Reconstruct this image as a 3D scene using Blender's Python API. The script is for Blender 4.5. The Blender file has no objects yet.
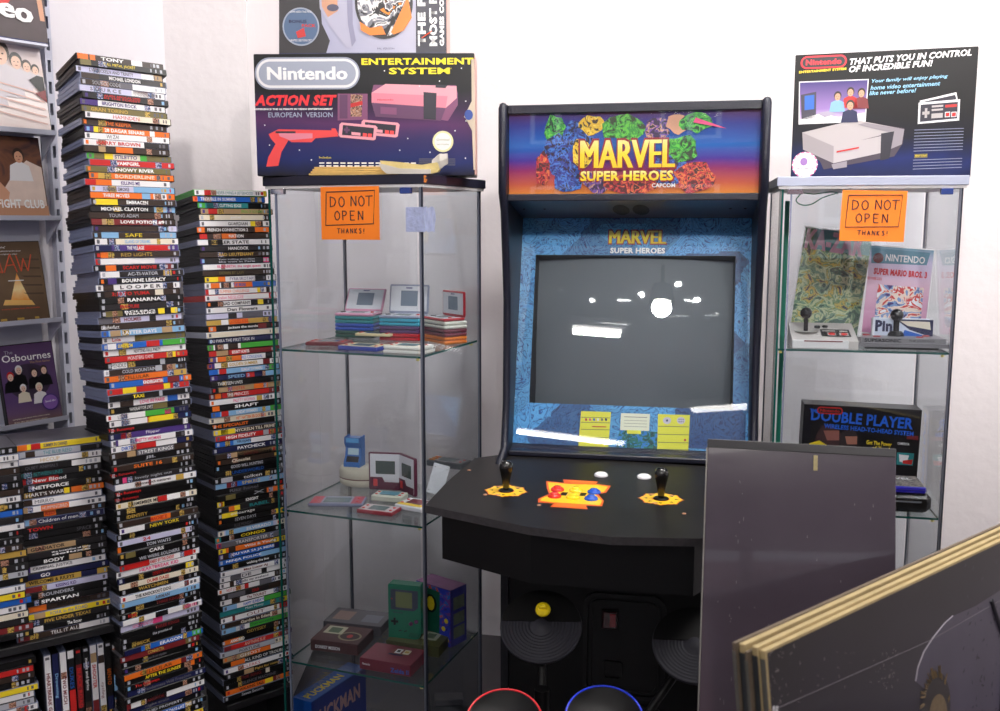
import bpy, bmesh, math, random
from mathutils import Vector, Matrix, Euler
R=random.Random(7)
SC=bpy.context.scene
COL=SC.collection
# ---------------------------------------------------------------- camera model
F=970.0; PITCH=0.1366; EYE=Vector((0,0,1.519))
def ray(px,py):
    a=(px-500)/F; b=(355.5-py)/F
    return Vector((a, math.cos(PITCH)+b*math.sin(PITCH), -math.sin(PITCH)+b*math.cos(PITCH)))
def atY(px,py,Y):
    r=ray(px,py); return EYE+r*(Y/r.y)
def atZ(px,py,z):
    r=ray(px,py); return EYE+r*((z-EYE.z)/r.z)
def atP(px,py,p,n):
    r=ray(px,py); return EYE+r*((Vector(p)-EYE).dot(n)/r.dot(n))
cd=bpy.data.cameras.new('camera'); cam=bpy.data.objects.new('camera',cd); COL.objects.link(cam)
cam.location=EYE; cam.rotation_euler=(math.pi/2-PITCH,0,0)
cd.sensor_width=36; cd.lens=F*36/1000; cd.clip_start=.02
cd.dof.use_dof=True; cd.dof.focus_distance=2.5; cd.dof.aperture_fstop=5.0
SC.camera=cam
# ---------------------------------------------------------------- materials
def lin(c):
    return tuple(((v/255)/12.92 if v/255<=.04045 else ((v/255+.055)/1.055)**2.4) for v in c)
MATS={}
def nodes(name):
    m=bpy.data.materials.new(name); m.use_nodes=True
    return m, m.node_tree.nodes, m.node_tree.links, m.node_tree.nodes['Principled BSDF']
def mat(c,rough=.5,metal=0,coat=0,name='paint',var=.0,scale=30,emit=0,bump=0,bscale=200,spec=.5):
    k=(c,rough,metal,coat,var,scale,emit,bump,bscale,spec)
    if k in MATS: return MATS[k]
    m,N,L,b=nodes(name)
    col=lin(c)
    b.inputs['Base Color'].default_value=(*col,1); b.inputs['Roughness'].default_value=rough
    b.inputs['Metallic'].default_value=metal; b.inputs['Coat Weight'].default_value=coat
    b.inputs['Specular IOR Level'].default_value=spec
    if emit:
        b.inputs['Emission Color'].default_value=(*col,1); b.inputs['Emission Strength'].default_value=emit
    if var or bump:
        tc=N.new('ShaderNodeTexCoord'); n=N.new('ShaderNodeTexNoise'); L.new(tc.outputs['Object'],n.inputs['Vector'])
        n.inputs['Scale'].default_value=scale; n.inputs['Detail'].default_value=6
        if var:
            mx=N.new('ShaderNodeMix'); mx.data_type='RGBA'
            mx.inputs[6].default_value=(*[v*(1-var) for v in col],1); mx.inputs[7].default_value=(*[min(1,v*(1+var)+.02*var) for v in col],1)
            L.new(n.outputs['Fac'],mx.inputs[0]); L.new(mx.outputs[2],b.inputs['Base Color'])
        if bump:
            n2=N.new('ShaderNodeTexNoise'); L.new(tc.outputs['Object'],n2.inputs['Vector']); n2.inputs['Scale'].default_value=bscale; n2.inputs['Detail'].default_value=4
            bp=N.new('ShaderNodeBump'); bp.inputs['Strength'].default_value=bump; bp.inputs['Distance'].default_value=.004
            L.new(n2.outputs['Fac'],bp.inputs['Height']); L.new(bp.outputs['Normal'],b.inputs['Normal'])
    MATS[k]=m; return m
def ramp(N,stops,interp='LINEAR'):
    r=N.new('ShaderNodeValToRGB'); cr=r.color_ramp; cr.interpolation=interp
    while len(cr.elements)<len(stops): cr.elements.new(.5)
    for e,(p,c) in zip(cr.elements,stops): e.position=p; e.color=(*lin(c),1)
    return r
def grad(stops,axis='Z',lo=0,hi=1,rough=.4,name='printed gradient',noise=0,nscale=8,interp='LINEAR',coat=0):
    m,N,L,b=nodes(name)
    tc=N.new('ShaderNodeTexCoord'); s=N.new('ShaderNodeSeparateXYZ'); L.new(tc.outputs['Object'],s.inputs[0])
    mr=N.new('ShaderNodeMapRange'); mr.inputs[1].default_value=lo; mr.inputs[2].default_value=hi; L.new(s.outputs[axis],mr.inputs[0])
    src=mr.outputs[0]
    if noise:
        n=N.new('ShaderNodeTexNoise'); n.inputs['Scale'].default_value=nscale; n.inputs['Detail'].default_value=5; L.new(tc.outputs['Object'],n.inputs['Vector'])
        ma=N.new('ShaderNodeMath'); ma.operation='MULTIPLY_ADD'; ma.inputs[1].default_value=noise; L.new(n.outputs['Fac'],ma.inputs[0]); 
        sb=N.new('ShaderNodeMath'); sb.operation='SUBTRACT'; sb.inputs[1].default_value=noise*.5; L.new(src,ma.inputs[2]); L.new(ma.outputs[0],sb.inputs[0]); src=sb.outputs[0]
    r=ramp(N,stops,interp); L.new(src,r.inputs[0]); L.new(r.outputs[0],b.inputs['Base Color']); b.inputs['Roughness'].default_value=max(rough,.38); b.inputs['Specular IOR Level'].default_value=.3
    b.inputs['Coat Weight'].default_value=coat*.3
    return m
def blobs(stops,scale=30,rough=.45,name='printed picture',detail=3,voro=False,dist=1.5,interp='CONSTANT'):
    m,N,L,b=nodes(name)
    tc=N.new('ShaderNodeTexCoord')
    if voro:
        n=N.new('ShaderNodeTexVoronoi'); n.inputs['Scale'].default_value=scale; L.new(tc.outputs['Object'],n.inputs['Vector'])
        s=N.new('ShaderNodeSeparateColor'); L.new(n.outputs['Color'],s.inputs[0]); src=s.outputs[0]
    else:
        n=N.new('ShaderNodeTexNoise'); n.inputs['Scale'].default_value=scale; n.inputs['Detail'].default_value=detail; n.inputs['Distortion'].default_value=dist
        L.new(tc.outputs['Object'],n.inputs['Vector']); src=n.outputs['Fac']
    r=ramp(N,stops,interp); L.new(src,r.inputs[0]); L.new(r.outputs[0],b.inputs['Base Color']); b.inputs['Roughness'].default_value=rough
    return m
def glassmat(tint=(.93,.97,.96),k=1.0,rough=0.0,name='clear glass',ior=1.45,extra=0.0):
    m,N,L,b=nodes(name); N.remove(b); out=N['Material Output']
    t=N.new('ShaderNodeBsdfTransparent'); t.inputs[0].default_value=(*tint,1)
    g=N.new('ShaderNodeBsdfGlossy'); g.inputs['Roughness'].default_value=rough
    f=N.new('ShaderNodeFresnel'); ge=N.new('ShaderNodeNewGeometry'); im=N.new('ShaderNodeMath'); im.operation='MULTIPLY_ADD'; im.inputs[1].default_value=1/ior-ior; im.inputs[2].default_value=ior
    L.new(ge.outputs['Backfacing'],im.inputs[0]); L.new(im.outputs[0],f.inputs[0])   # entering and leaving the pane reflect alike
    ma=N.new('ShaderNodeMath'); ma.operation='MULTIPLY_ADD'; ma.inputs[1].default_value=k; ma.inputs[2].default_value=extra; ma.use_clamp=True
    mx=N.new('ShaderNodeMixShader'); L.new(f.outputs[0],ma.inputs[0]); L.new(ma.outputs[0],mx.inputs[0]); L.new(t.outputs[0],mx.inputs[1]); L.new(g.outputs[0],mx.inputs[2]); L.new(mx.outputs[0],out.inputs[0])
    return m
C=dict(k=(11,10,12),d=(34,31,34),b=(52,38,31),n=(22,27,72),w=(232,230,232),l=(198,196,224),e=(226,216,196),r=(196,34,32),o=(232,112,30),
 y=(240,212,40),g=(70,170,60),B=(30,96,190),c=(130,176,216),p=(72,48,122),m=(120,34,38),t=(176,146,108),s=(176,178,188),v=(112,102,58),P=(226,70,130),G=(196,160,74),q=(40,136,140),x=(96,94,102),W=(245,245,245))
CN=dict(k='black',d='charcoal',b='brown',n='navy',w='white',l='pale lavender',e='cream',r='red',o='orange',y='yellow',g='green',B='blue',c='light blue',p='purple',m='maroon',t='tan',s='silver grey',v='olive',P='pink',G='gold',q='teal',x='grey',W='white')
def cm(ch,rough=.35,coat=0): return mat(C[ch],rough,0,coat,name='printed '+CN[ch])
BLACKP=mat((11,11,13),.42,spec=.35,name='black plastic'); GREYP=mat((112,120,148),.3,name='frosted grey plastic')
ALU=mat((150,156,170),.3,.9,name='brushed aluminium'); CHROME=mat((210,215,225),.12,1,name='chrome')
# ---------------------------------------------------------------- mesh builder
class MB:
    def __init__(s): s.v=[]; s.f=[]; s.mi=[]; s.mats=[]; s.sm=[]; s.M=Matrix()
    def mid(s,m):
        if m not in s.mats: s.mats.append(m)
        return s.mats.index(m)
    def add(s,vs,fs,m,smooth=False):
        o=len(s.v); i=s.mid(m)
        s.v+=[tuple(s.M@Vector(v)) for v in vs]
        for f in fs: s.f.append([a+o for a in f]); s.mi.append(i); s.sm.append(smooth)
        return s
    def box(s,x0,x1,y0,y1,z0,z1,m,bev=0):
        if bev<=0:
            vs=[(x,y,z) for x in(x0,x1) for y in(y0,y1) for z in(z0,z1)]
            return s.add(vs,[(0,1,3,2),(4,6,7,5),(0,4,5,1),(2,3,7,6),(0,2,6,4),(1,5,7,3)],m)
        # chamfered box: three nested rings
        b=bev; X=(x0,x1);Y=(y0,y1);Z=(z0,z1); vs=[];ix={}
        for i in(0,1):
            for j in(0,1):
                for k in(0,1):
                    sx,sy,sz=(1,-1)[i],(1,-1)[j],(1,-1)[k]
                    for a in range(3):
                        p=[X[i]+sx*b,Y[j]+sy*b,Z[k]+sz*b]; p[a]=(X[i],Y[j],Z[k])[a]
                        ix[i,j,k,a]=len(vs); vs.append(p)
        fs=[]
        def q(*l): fs.append(l)
        for i in(0,1): q(*[ix[i,j,k,0] for j,k in((0,0),(1,0),(1,1),(0,1))])
        for j in(0,1): q(*[ix[i,j,k,1] for i,k in((0,0),(1,0),(1,1),(0,1))])
        for k in(0,1): q(*[ix[i,j,k,2] for i,j in((0,0),(1,0),(1,1),(0,1))])
        for i in(0,1):
            for j in(0,1): q(ix[i,j,0,0],ix[i,j,1,0],ix[i,j,1,1],ix[i,j,0,1])
            for k in(0,1): q(ix[i,0,k,0],ix[i,1,k,0],ix[i,1,k,2],ix[i,0,k,2])
        for j in(0,1):
            for k in(0,1): q(ix[0,j,k,1],ix[1,j,k,1],ix[1,j,k,2],ix[0,j,k,2])
        for i in(0,1):
            for j in(0,1):
                for k in(0,1): q(ix[i,j,k,0],ix[i,j,k,1],ix[i,j,k,2])
        return s.add(vs,fs,m)
    def prism(s,poly,a0,a1,axis,m,m2=None):
        # poly of 2-D points; axis = extrusion axis (0 x, 1 y, 2 z)
        def P(p,a):
            return {0:(a,p[0],p[1]),1:(p[0],a,p[1]),2:(p[0],p[1],a)}[axis]
        n=len(poly); vs=[P(p,a0) for p in poly]+[P(p,a1) for p in poly]
        s.add(vs,[tuple(range(n)),tuple(range(2*n-1,n-1,-1))],m2 or m)
        s.add(vs,[(i,(i+1)%n,(i+1)%n+n,i+n) for i in range(n)],m)
        return s
    def flat(s,poly,y,m):   # print in the local XZ plane
        return s.add([(p[0],y,p[1]) for p in poly],[tuple(range(len(poly)))],m)
    def ell(s,cx,cz,rx,rz,y,m,n=28,a0=0,a1=2*math.pi):
        pts=[(cx+rx*math.cos(a0+(a1-a0)*i/n),cz+rz*math.sin(a0+(a1-a0)*i/n)) for i in range(n+(0 if a1-a0>6.28 else 1))]
        return s.flat(pts,y,m)
    def tube(s,pts,r,m,n=10,cap=True):
        pts=[Vector(p) for p in pts]; rr=r if isinstance(r,(list,tuple)) else [r]*len(pts)
        vs=[];up=None
        for i,p in enumerate(pts):
            t=(pts[min(i+1,len(pts)-1)]-pts[max(i-1,0)]).normalized()
            if up is None: up=Vector((0,0,1)) if abs(t.z)<.9 else Vector((1,0,0))
            a=t.cross(up).normalized(); b=a.cross(t).normalized(); up=b
            for k in range(n):
                w=2*math.pi*k/n; vs.append(p+(a*math.cos(w)+b*math.sin(w))*rr[i])
        fs=[(i*n+k,i*n+(k+1)%n,(i+1)*n+(k+1)%n,(i+1)*n+k) for i in range(len(pts)-1) for k in range(n)]
        s.add(vs,fs,m,True)
        if cap: s.add(vs[:n],[tuple(range(n))],m); s.add(vs[-n:],[tuple(range(n))],m)
        return s
    def lathe(s,prof,c,m,n=28,sx=1,sy=1):   # prof: (r,z)
        vs=[(c[0]+r*math.cos(2*math.pi*k/n)*sx,c[1]+r*math.sin(2*math.pi*k/n)*sy,c[2]+z) for r,z in prof for k in range(n)]
        fs=[(i*n+k,i*n+(k+1)%n,(i+1)*n+(k+1)%n,(i+1)*n+k) for i in range(len(prof)-1) for k in range(n)]
        s.add(vs,fs,m,True)
        s.add(vs[:n],[tuple(range(n))],m); s.add(vs[-n:],[tuple(range(n))],m)
        return s
    def build(s,name,parent=None,loc=None,rot=None,bev=0,mesh_only=False):
        me=bpy.data.meshes.new(name); me.from_pydata(s.v,[],s.f)
        for m in s.mats: me.materials.append(m)
        me.polygons.foreach_set('material_index',s.mi); me.polygons.foreach_set('use_smooth',s.sm)
        bm=bmesh.new(); bm.from_mesh(me); bmesh.ops.recalc_face_normals(bm,faces=bm.faces) if not getattr(s,'noflip',False) else None; bm.to_mesh(me); bm.free()
        me.update()
        if mesh_only: return me
        o=bpy.data.objects.new(name,me); COL.objects.link(o)
        if parent: o.parent=parent
        if loc is not None: o.location=loc
        if rot is not None: o.rotation_euler=rot
        if bev:
            md=o.modifiers.new('bevel','BEVEL'); md.width=bev; md.segments=2; md.limit_method='ANGLE'
        return o
def tag(o,label=None,cat=None,group=None,kind=None):
    if label: o['label']=label
    if cat: o['category']=cat
    if group: o['group']=group
    if kind: o['kind']=kind
    return o
def thing(name,label,cat,loc=(0,0,0),yaw=0,group=None,rot=None):
    o=bpy.data.objects.new(name,None); COL.objects.link(o); o.location=loc; o.rotation_euler=rot if rot else (0,0,yaw); o.empty_display_size=.02
    return tag(o,label,cat,group)
def struct(mb,name,**k):
    o=mb.build(name,**k); o['kind']='structure'; return o
# ---------------------------------------------------------------- lettering
TC={}
def tmesh(body,bold,shear,mt,spacing=1.0):
    k=(body,bold,shear,mt.name,spacing)
    if k in TC: return TC[k]
    cu=bpy.data.curves.new('t','FONT'); cu.body=body; cu.size=1; cu.offset=bold; cu.shear=shear; cu.resolution_u=2; cu.space_character=spacing+max(0,bold-.015)*2.2
    cu.align_x='CENTER'; cu.align_y='CENTER'
    o=bpy.data.objects.new('t',cu); COL.objects.link(o)
    bpy.context.view_layer.update()
    me=bpy.data.meshes.new_from_object(o.evaluated_get(bpy.context.evaluated_depsgraph_get()))
    bpy.data.objects.remove(o)
    xs=[v.co.x for v in me.vertices]; ys=[v.co.y for v in me.vertices]
    if xs:
        cx=(min(xs)+max(xs))/2; cy=(min(ys)+max(ys))/2
        for v in me.vertices:
            a,b=v.co.x-cx,v.co.y-cy; v.co=(a,0,b)
        dim=(max(xs)-min(xs),max(ys)-min(ys))
    else: dim=(1,1)
    me.materials.clear(); me.materials.append(mt)
    TC[k]=(me,dim); return TC[k]
def text(parent,body,cx,cz,w,h,mt,y=-.0006,name='lettering',bold=.02,shear=0,rotx=0,roty=0,loc=None,spacing=1.0):
    me,dim=tmesh(body,bold,shear,mt,spacing)
    o=bpy.data.objects.new(name,me); COL.objects.link(o); o.parent=parent
    o.location=loc if loc else (cx,y,cz); o.rotation_euler=(rotx,roty,0)
    o.scale=(w/dim[0],1,h/dim[1])
    return o
def fat(parent,body,cx,cz,w,h,mt,d,**k):
    y0=k.pop('y',-.0006)
    for s in(-1,0,1): o=text(parent,body,cx+s*d,cz,w,h,mt,y=y0-.0002*(s+1),**k)
    return o
GL={'D':[[(0,0),(0,1)],[(0,1),(.5,.85),(.65,.5),(.45,.12),(-.05,0)]],'O':[[(.35,1),(.08,.8),(0,.45),(.15,.08),(.4,0),(.65,.25),(.65,.7),(.35,1)]],
'N':[[(0,0),(.03,1),(.6,.02),(.6,1)]],'T':[[(-.05,.97),(.75,1)],[(.34,1),(.3,0)]],'P':[[(.05,0),(0,1),(.4,.98),(.55,.75),(.35,.5),(.03,.48)]],
'E':[[(.55,.98),(0,1),(.03,0),(.58,0)],[(0,.52),(.45,.52)]],'H':[[(0,0),(0,1)],[(.55,0),(.58,1)],[(0,.5),(.57,.5)]],'A':[[(0,0),(.3,1),(.62,0)],[(.12,.38),(.5,.38)]],
'K':[[(0,0),(0,1)],[(.5,1),(0,.45),(.55,0)]],'S':[[(.5,.9),(.25,1),(.05,.8),(.4,.5),(.5,.2),(.25,0),(0,.1)]],'!':[[(.1,1),(.05,.3)],[(.04,.08),(.05,0)]]}
def handwrite(mb,s,x,z,h,adv,r,m,y):
    for ch in s:
        if ch in GL:
            for st in GL[ch]:
                q=[(x+p[0]*h*.95,y,z+p[1]*h) for p in st]
                for a_,b_ in zip(q,q[1:]): mb.tube([a_,b_],r,m,n=6)
        x+=adv*(.5 if ch==' ' else 1)
def pxmap(c):   # corners TL,TR,BR,BL in px -> function giving unit square coordinates
    (ax,ay),(bx,by),(cx,cy),(dx,dy)=c
    def f(px,py):
        u=v=.5
        for _ in range(12):
            X=(1-v)*((1-u)*ax+u*bx)+v*((1-u)*dx+u*cx); Y=(1-v)*((1-u)*ay+u*by)+v*((1-u)*dy+u*cy)
            ex,ey=px-X,py-Y
            xu=(1-v)*(bx-ax)+v*(cx-dx); xv=(1-u)*(dx-ax)+u*(cx-bx); yu=(1-v)*(by-ay)+v*(cy-dy); yv=(1-u)*(dy-ay)+u*(cy-by)
            D=xu*yv-xv*yu; u+=(ex*yv-ey*xv)/D; v+=(xu*ey-yu*ex)/D
        return u,v
    return f
# ================================================================= ROOM
WALLM=mat((232,226,228),.75,var=.035,scale=2.5,bump=.55,bscale=26,name='rough white plaster')
WALLL=mat((226,222,228),.75,var=.03,scale=3,bump=.3,bscale=30,name='white plaster')
def wallseg(name,a,b,z0=0,z1=3.1,m=None,th=.1):
    a=Vector((*a,0)); b=Vector((*b,0)); d=(b-a).normalized(); n=Vector((-d.y,d.x,0))*th
    mb=MB(); P=[(p.x,p.y) for p in (a,b,b+n,a+n)]
    mb.prism(P,z0,z1,2,m or WALLM); return struct(mb,name)
wallseg('wall_left',(-3.98,-1.71),(-.89,2.66),m=WALLL)
wallseg('wall_middle',(-.89,2.66),(-.670,2.66))
wallseg('wall_middle_return',(-.6701,2.672),(-.6701,3.558),th=.1)
wallseg('wall_back',(-.692,3.558),(3.0,2.82))
wallseg('wall_right',(3.0,2.82),(3.0,-4.3))
wallseg('wall_side',(-3.98,-4.3),(-3.98,-1.71))
mb=MB(); mb.box(-4.1,3.1,-4.4,3.7,-.08,0,mat((70,68,72),.35,var=.3,scale=4,name='worn grey vinyl')); struct(mb,'floor')
CEIL=mat((206,208,214),.8,var=.05,scale=3,name='ceiling paint')
mb=MB(); mb.box(-4.1,3.1,-4.4,3.7,3.1,3.2,CEIL); struct(mb,'ceiling')
# storefront
FRM=mat((60,96,84),.4,name='green painted window frame')
mb=MB(); mb.box(-4.08,3.1,-4.4,-4.3,0,.75,WALLL); mb.box(-4.08,3.1,-4.4,-4.3,2.75,3.1,WALLL); mb.box(-4.08,-3.7,-4.4,-4.3,.75,2.75,WALLL); mb.box(2.7,3.1,-4.4,-4.3,.75,2.75,WALLL); struct(mb,'wall_front')
xs=[-3.7,-1.9,-.1,1.3,2.7]
for i in range(4):
    mb=MB(); a,b=xs[i],xs[i+1]
    for x0,x1,z0,z1 in((a,a+.05,.75,2.75),(b-.05,b,.75,2.75),(a+.05,b-.05,.75,.82),(a+.05,b-.05,2.68,2.75),(a+.05,b-.05,2.2,2.24)): mb.box(x0,x1,-4.38,-4.32,z0,z1,FRM)
    w=struct(mb,'window_%d'%(i+1))
    g=MB(); g.box(a+.05,b-.05,-4.352,-4.346,.82,2.68,glassmat((.97,.98,.98),name='shop window glass')); o=g.build('pane',parent=w)
# street outside
mb=MB(); mb.box(-14,14,-16,-4.45,-.15,-.05,mat((150,150,152),.8,var=.2,scale=2,name='paving')); o=struct(mb,'ground')
BR=mat((150,100,96),.8,var=.25,scale=6,name='pale brick')
t=thing('street_building','pale brick terrace across the street, seen through the shop front','building',(0,-13,0))
mb=MB(); mb.box(-12,12,-.5,0,0,5.0,BR); mb.build('facade',t)
for k in range(9):
    x=-10+k*2.5
    for z in(.9,3.0):
        mb=MB(); mb.box(x-.55,x+.55,0,.06,z,z+1.3,mat((235,236,240),.5,name='white window frame')); 
        f=mb.build('window',t)
        g=MB()
        for a in(-.26,.26):
            for c in(.33,.97): g.box(x+a-.2,x+a+.2,.06,.07,z+c-.27,z+c+.27,mat((70,84,104),.1,name='window pane glass'))
        g.build('pane',f)
# ceiling lamps : fluorescent strips, two added as wall washers, and round spots on tracks
LT=mat((255,250,244),.5,emit=10,name='lit tube'); HOUS=mat((226,226,230),.4,name='white lamp housing')
def strip(x,y,L_,yaw=0,e=LT,dz=0):
    t=thing('strip_light','white fluorescent strip light fixed to the shop ceiling','ceiling light',(x,y,3.1),yaw,'ceiling strip lights')
    mb=MB(); mb.box(-L_/2,L_/2,-.09,.09,-.06,0,HOUS,.005); mb.build('housing',t)
    mb=MB(); mb.box(-L_/2+.03,L_/2-.03,-.05,.05,-.078,-.06,e,.004); mb.build('tube',t)
strip(.45,2.1,1.2,.1); strip(1.75,1.85,1.2,.1); strip(-1.95,-3.7,1.4,-.45); strip(-.9,-1.3,.42,-.35); strip(.9,-1.5,.42,-.35); strip(-1.8,.3,1.2,.8); strip(.2,-3.0,1.5,.1); strip(2.2,-2.8,1.5,.1)  # first two strips are added to brighten the upper back wall
SPOTM=mat((255,250,240),.5,emit=60,name='lit spot lamp')
for i,(x,y) in enumerate(((.55,-.1),(-.25,-.5),(1.0,-.9),(.2,-2.2),(1.7,-2.0),(-1.5,-.6),(1.9,.9),(-.9,1.1))):
    t=thing('ceiling_spot','round black spot lamp hanging from the ceiling, switched on','ceiling light',(x,y,3.1),0,'ceiling spot lamps')
    mb=MB(); mb.tube([(0,0,0),(0,0,-.14)],.012,BLACKP); mb.build('stem',t)
    mb=MB(); mb.lathe([(.02,-.13),(.06,-.15),(.075,-.2),(.08,-.27),(.065,-.272),(.06,-.24)],(0,0,0),BLACKP); mb.build('lamp_shade',t)
    mb=MB(); mb.lathe([(.0,-.266),(.045,-.262),(.055,-.255),(.04,-.25)],(0,0,0),SPOTM); mb.build('bulb',t)
# daylight and lamp light
w=bpy.data.worlds.new('world'); SC.world=w; w.use_nodes=True
bg=w.node_tree.nodes['Background']; bg.inputs[0].default_value=(.80,.88,1,1); bg.inputs[1].default_value=2.4
def area(name,loc,rot,sx,sy,e,col):
    l=bpy.data.lights.new(name,'AREA'); l.shape='RECTANGLE'; l.size=sx; l.size_y=sy; l.energy=e; l.color=col
    o=bpy.data.objects.new(name,l); COL.objects.link(o); o.location=loc; o.rotation_euler=rot; return o
pt=area('daylight_portal',(-.5,-4.29,1.75),(math.pi/2,0,0),6.4,2.0,1,(1,1,1)); pt.data.cycles.is_portal=True
for x,y,a_,e_ in((.45,2.1,.1,31),(1.75,1.85,.1,31),(-1.95,-3.7,-.45,14),(-.9,-1.3,-.35,16),(.9,-1.5,-.35,16)):  # first two light the added wall washers
    area('strip_lamp_light',(x,y,3.015),(0,0,a_),.34 if e_==16 else 1.1,.10,e_,(1,.96,.925))
def spot(loc,tgt,e,ang=70,col=(1,.95,.9)):
    l=bpy.data.lights.new('spot_lamp_light','SPOT'); l.energy=e; l.spot_size=math.radians(ang); l.spot_blend=.8; l.shadow_soft_size=.06; l.color=col
    o=bpy.data.objects.new('spot_lamp_light',l); COL.objects.link(o); o.location=loc
    o.rotation_euler=(Vector(tgt)-Vector(loc)).to_track_quat('-Z','Y').to_euler(); return o
spot((1.0,-.9,2.8),(1.3,3.1,2.4),120,70); spot((-.25,-.5,2.8),(.1,3.3,2.5),130,75); spot((.55,-.1,2.8),(.6,3.2,2.6),90,80); spot((-1.5,-.6,2.8),(-1.2,2.2,1.7),30,70)
SC.view_settings.view_transform='Standard'; SC.view_settings.look='None'; SC.view_settings.gamma=1; SC.view_settings.use_curve_mapping=False
SC.view_settings.exposure=0.0
# ================================================================= DVD CASES
DW,DD,DT=.19,.135,.0142
GREENP=mat((60,170,50),.3,name='green case plastic'); REDP=mat((200,36,34),.3,name='red case plastic'); WHITEP=mat((206,212,226),.3,name='white case plastic')
CASE={'k':BLACKP,'g':GREYP,'G':GREENP,'r':REDP,'w':WHITEP}; CASEN={'k':'black','g':'grey','G':'green','r':'red','w':'white'}
def case_mesh(m):
    mb=MB(); h=DT
    # rounded spine, two shells with a thin seam between, thumb notch at the far edge
    mb.prism([(0,.0012),(.0012,0),(DD,0),(DD,h*.46),(.004,h*.46),(.004,h*.54),(DD,h*.54),(DD,h),(.0012,h),(0,h-.0012)],-DW/2,DW/2,0,m)
    mb.box(-DW/2+.002,DW/2-.002,.005,DD-.002,h*.44,h*.56,m)
    return mb.build('disc_case',mesh_only=True)
CM={k:case_mesh(m) for k,m in CASE.items()}
def sleeve(segs,base,rng,top=True):
    """paper insert wrapped round the spine: coloured blocks, certificate marks and little logos"""
    mb=MB(); z0,z1=.0009,DT-.0009; x0=-DW/2+.002; x1=DW/2-.002; y=-.0003
    def q(a,b,c,d,yy,m): mb.add([(a,yy,c),(b,yy,c),(b,yy,d),(a,yy,d)],[(0,1,2,3)],m)
    q(x0,x1,z0,z1,y,cm(base))
    for c,a,b in segs: q(x0+(x1-x0)*a,x0+(x1-x0)*b,z0,z1,y-.0001,cm(c))
    # cover paper on both faces
    for zz in(-.0002,DT+.0002): mb.add([(x0,.003,zz),(x1,.003,zz),(x1,DD-.004,zz),(x0,DD-.004,zz)],[(0,1,2,3)],CVR)
    dark=base in 'kdbnmpB' ; mk=cm('s' if dark else 'x')
    k=rng.randint(1,3); X=x1-.008
    for i in range(k):
        wd=rng.choice((.003,.005,.006)); q(X-wd,X,z0+.0025,z1-.0025,y-.0002,mk if rng.random()<.8 else cm(rng.choice('rGcx'))); X-=wd+rng.choice((.003,.005,.008))
    if rng.random()<.75: q(x0+.004,x0+.010,z0+.002,z1-.002,y-.0002,mk if rng.random()<.7 else cm(rng.choice('ropGc')))
    if rng.random()<.45 :
        a=rng.uniform(.12,.26); b=a+rng.uniform(.05,.1); m=rng.choice((PICA,PICB,PICC)); q(x0+(x1-x0)*a,x0+(x1-x0)*b,z0+.0003,z1-.0003,y-.00015,m)
    if rng.random()<.35:
        a=rng.uniform(.72,.8); b=a+rng.uniform(.04,.09); m=rng.choice((PICA,PICB,PICC)); q(x0+(x1-x0)*a,x0+(x1-x0)*b,z0+.0003,z1-.0003,y-.00015,m)
    return mb.build('paper_sleeve',mesh_only=True)
CVR=mat((84,82,90),.4,var=.4,scale=30,name='dim printed cover')
PICA=blobs([(0,(30,24,28)),(.42,(120,70,50)),(.5,(214,160,130)),(.58,(60,50,60)),(.66,(230,220,215))],260,name='tiny printed photo')
PICB=blobs([(0,(20,30,60)),(.45,(60,90,150)),(.52,(190,200,220)),(.6,(150,60,40))],240,name='tiny printed photo blue')
PICC=blobs([(0,(40,30,20)),(.44,(150,120,60)),(.52,(230,190,90)),(.6,(80,110,50))],260,name='tiny printed photo gold')
def put_case(row,M,label,group,rng,name='dvd_case'):
    f=row.split('|'); c,bg,title,tc=f[0],f[1],f[2],f[3]
    u=float(f[4] or .45); wd=float(f[5] or .3); segs=[]
    if len(f)>6 and f[6]:
        for s in f[6].split(','):
            a,b=s[1:].split('-'); segs.append((s[0],float(a),float(b)))
    o=bpy.data.objects.new(name,CM[c]); COL.objects.link(o); o.matrix_world=M
    desc='%s-cased dvd, %s spine%s'%(CASEN[c],CN[bg],(', %s lettering'%CN[tc]) if title else '')
    tag(o,desc+', '+label,'dvd',group)
    s=bpy.data.objects.new('paper_sleeve',sleeve(segs,bg,rng)); COL.objects.link(s); s.parent=o
    if title:
        for k,(tt) in enumerate(title.split('/')):
            n=len(title.split('/')); hh=.0078 if n==1 else .0044
            zz=DT/2 if n==1 else DT/2+(.0026 if k==0 else -.0026)
            L_=max(.018,wd*DW); text(s,tt,-DW/2+u*DW,zz,L_,hh,mat(C[tc],.4,name='ink '+CN[tc]),y=-.0007,name='spine_title',bold=.028 if rng.random()<.7 else .0)
    return o
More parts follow.
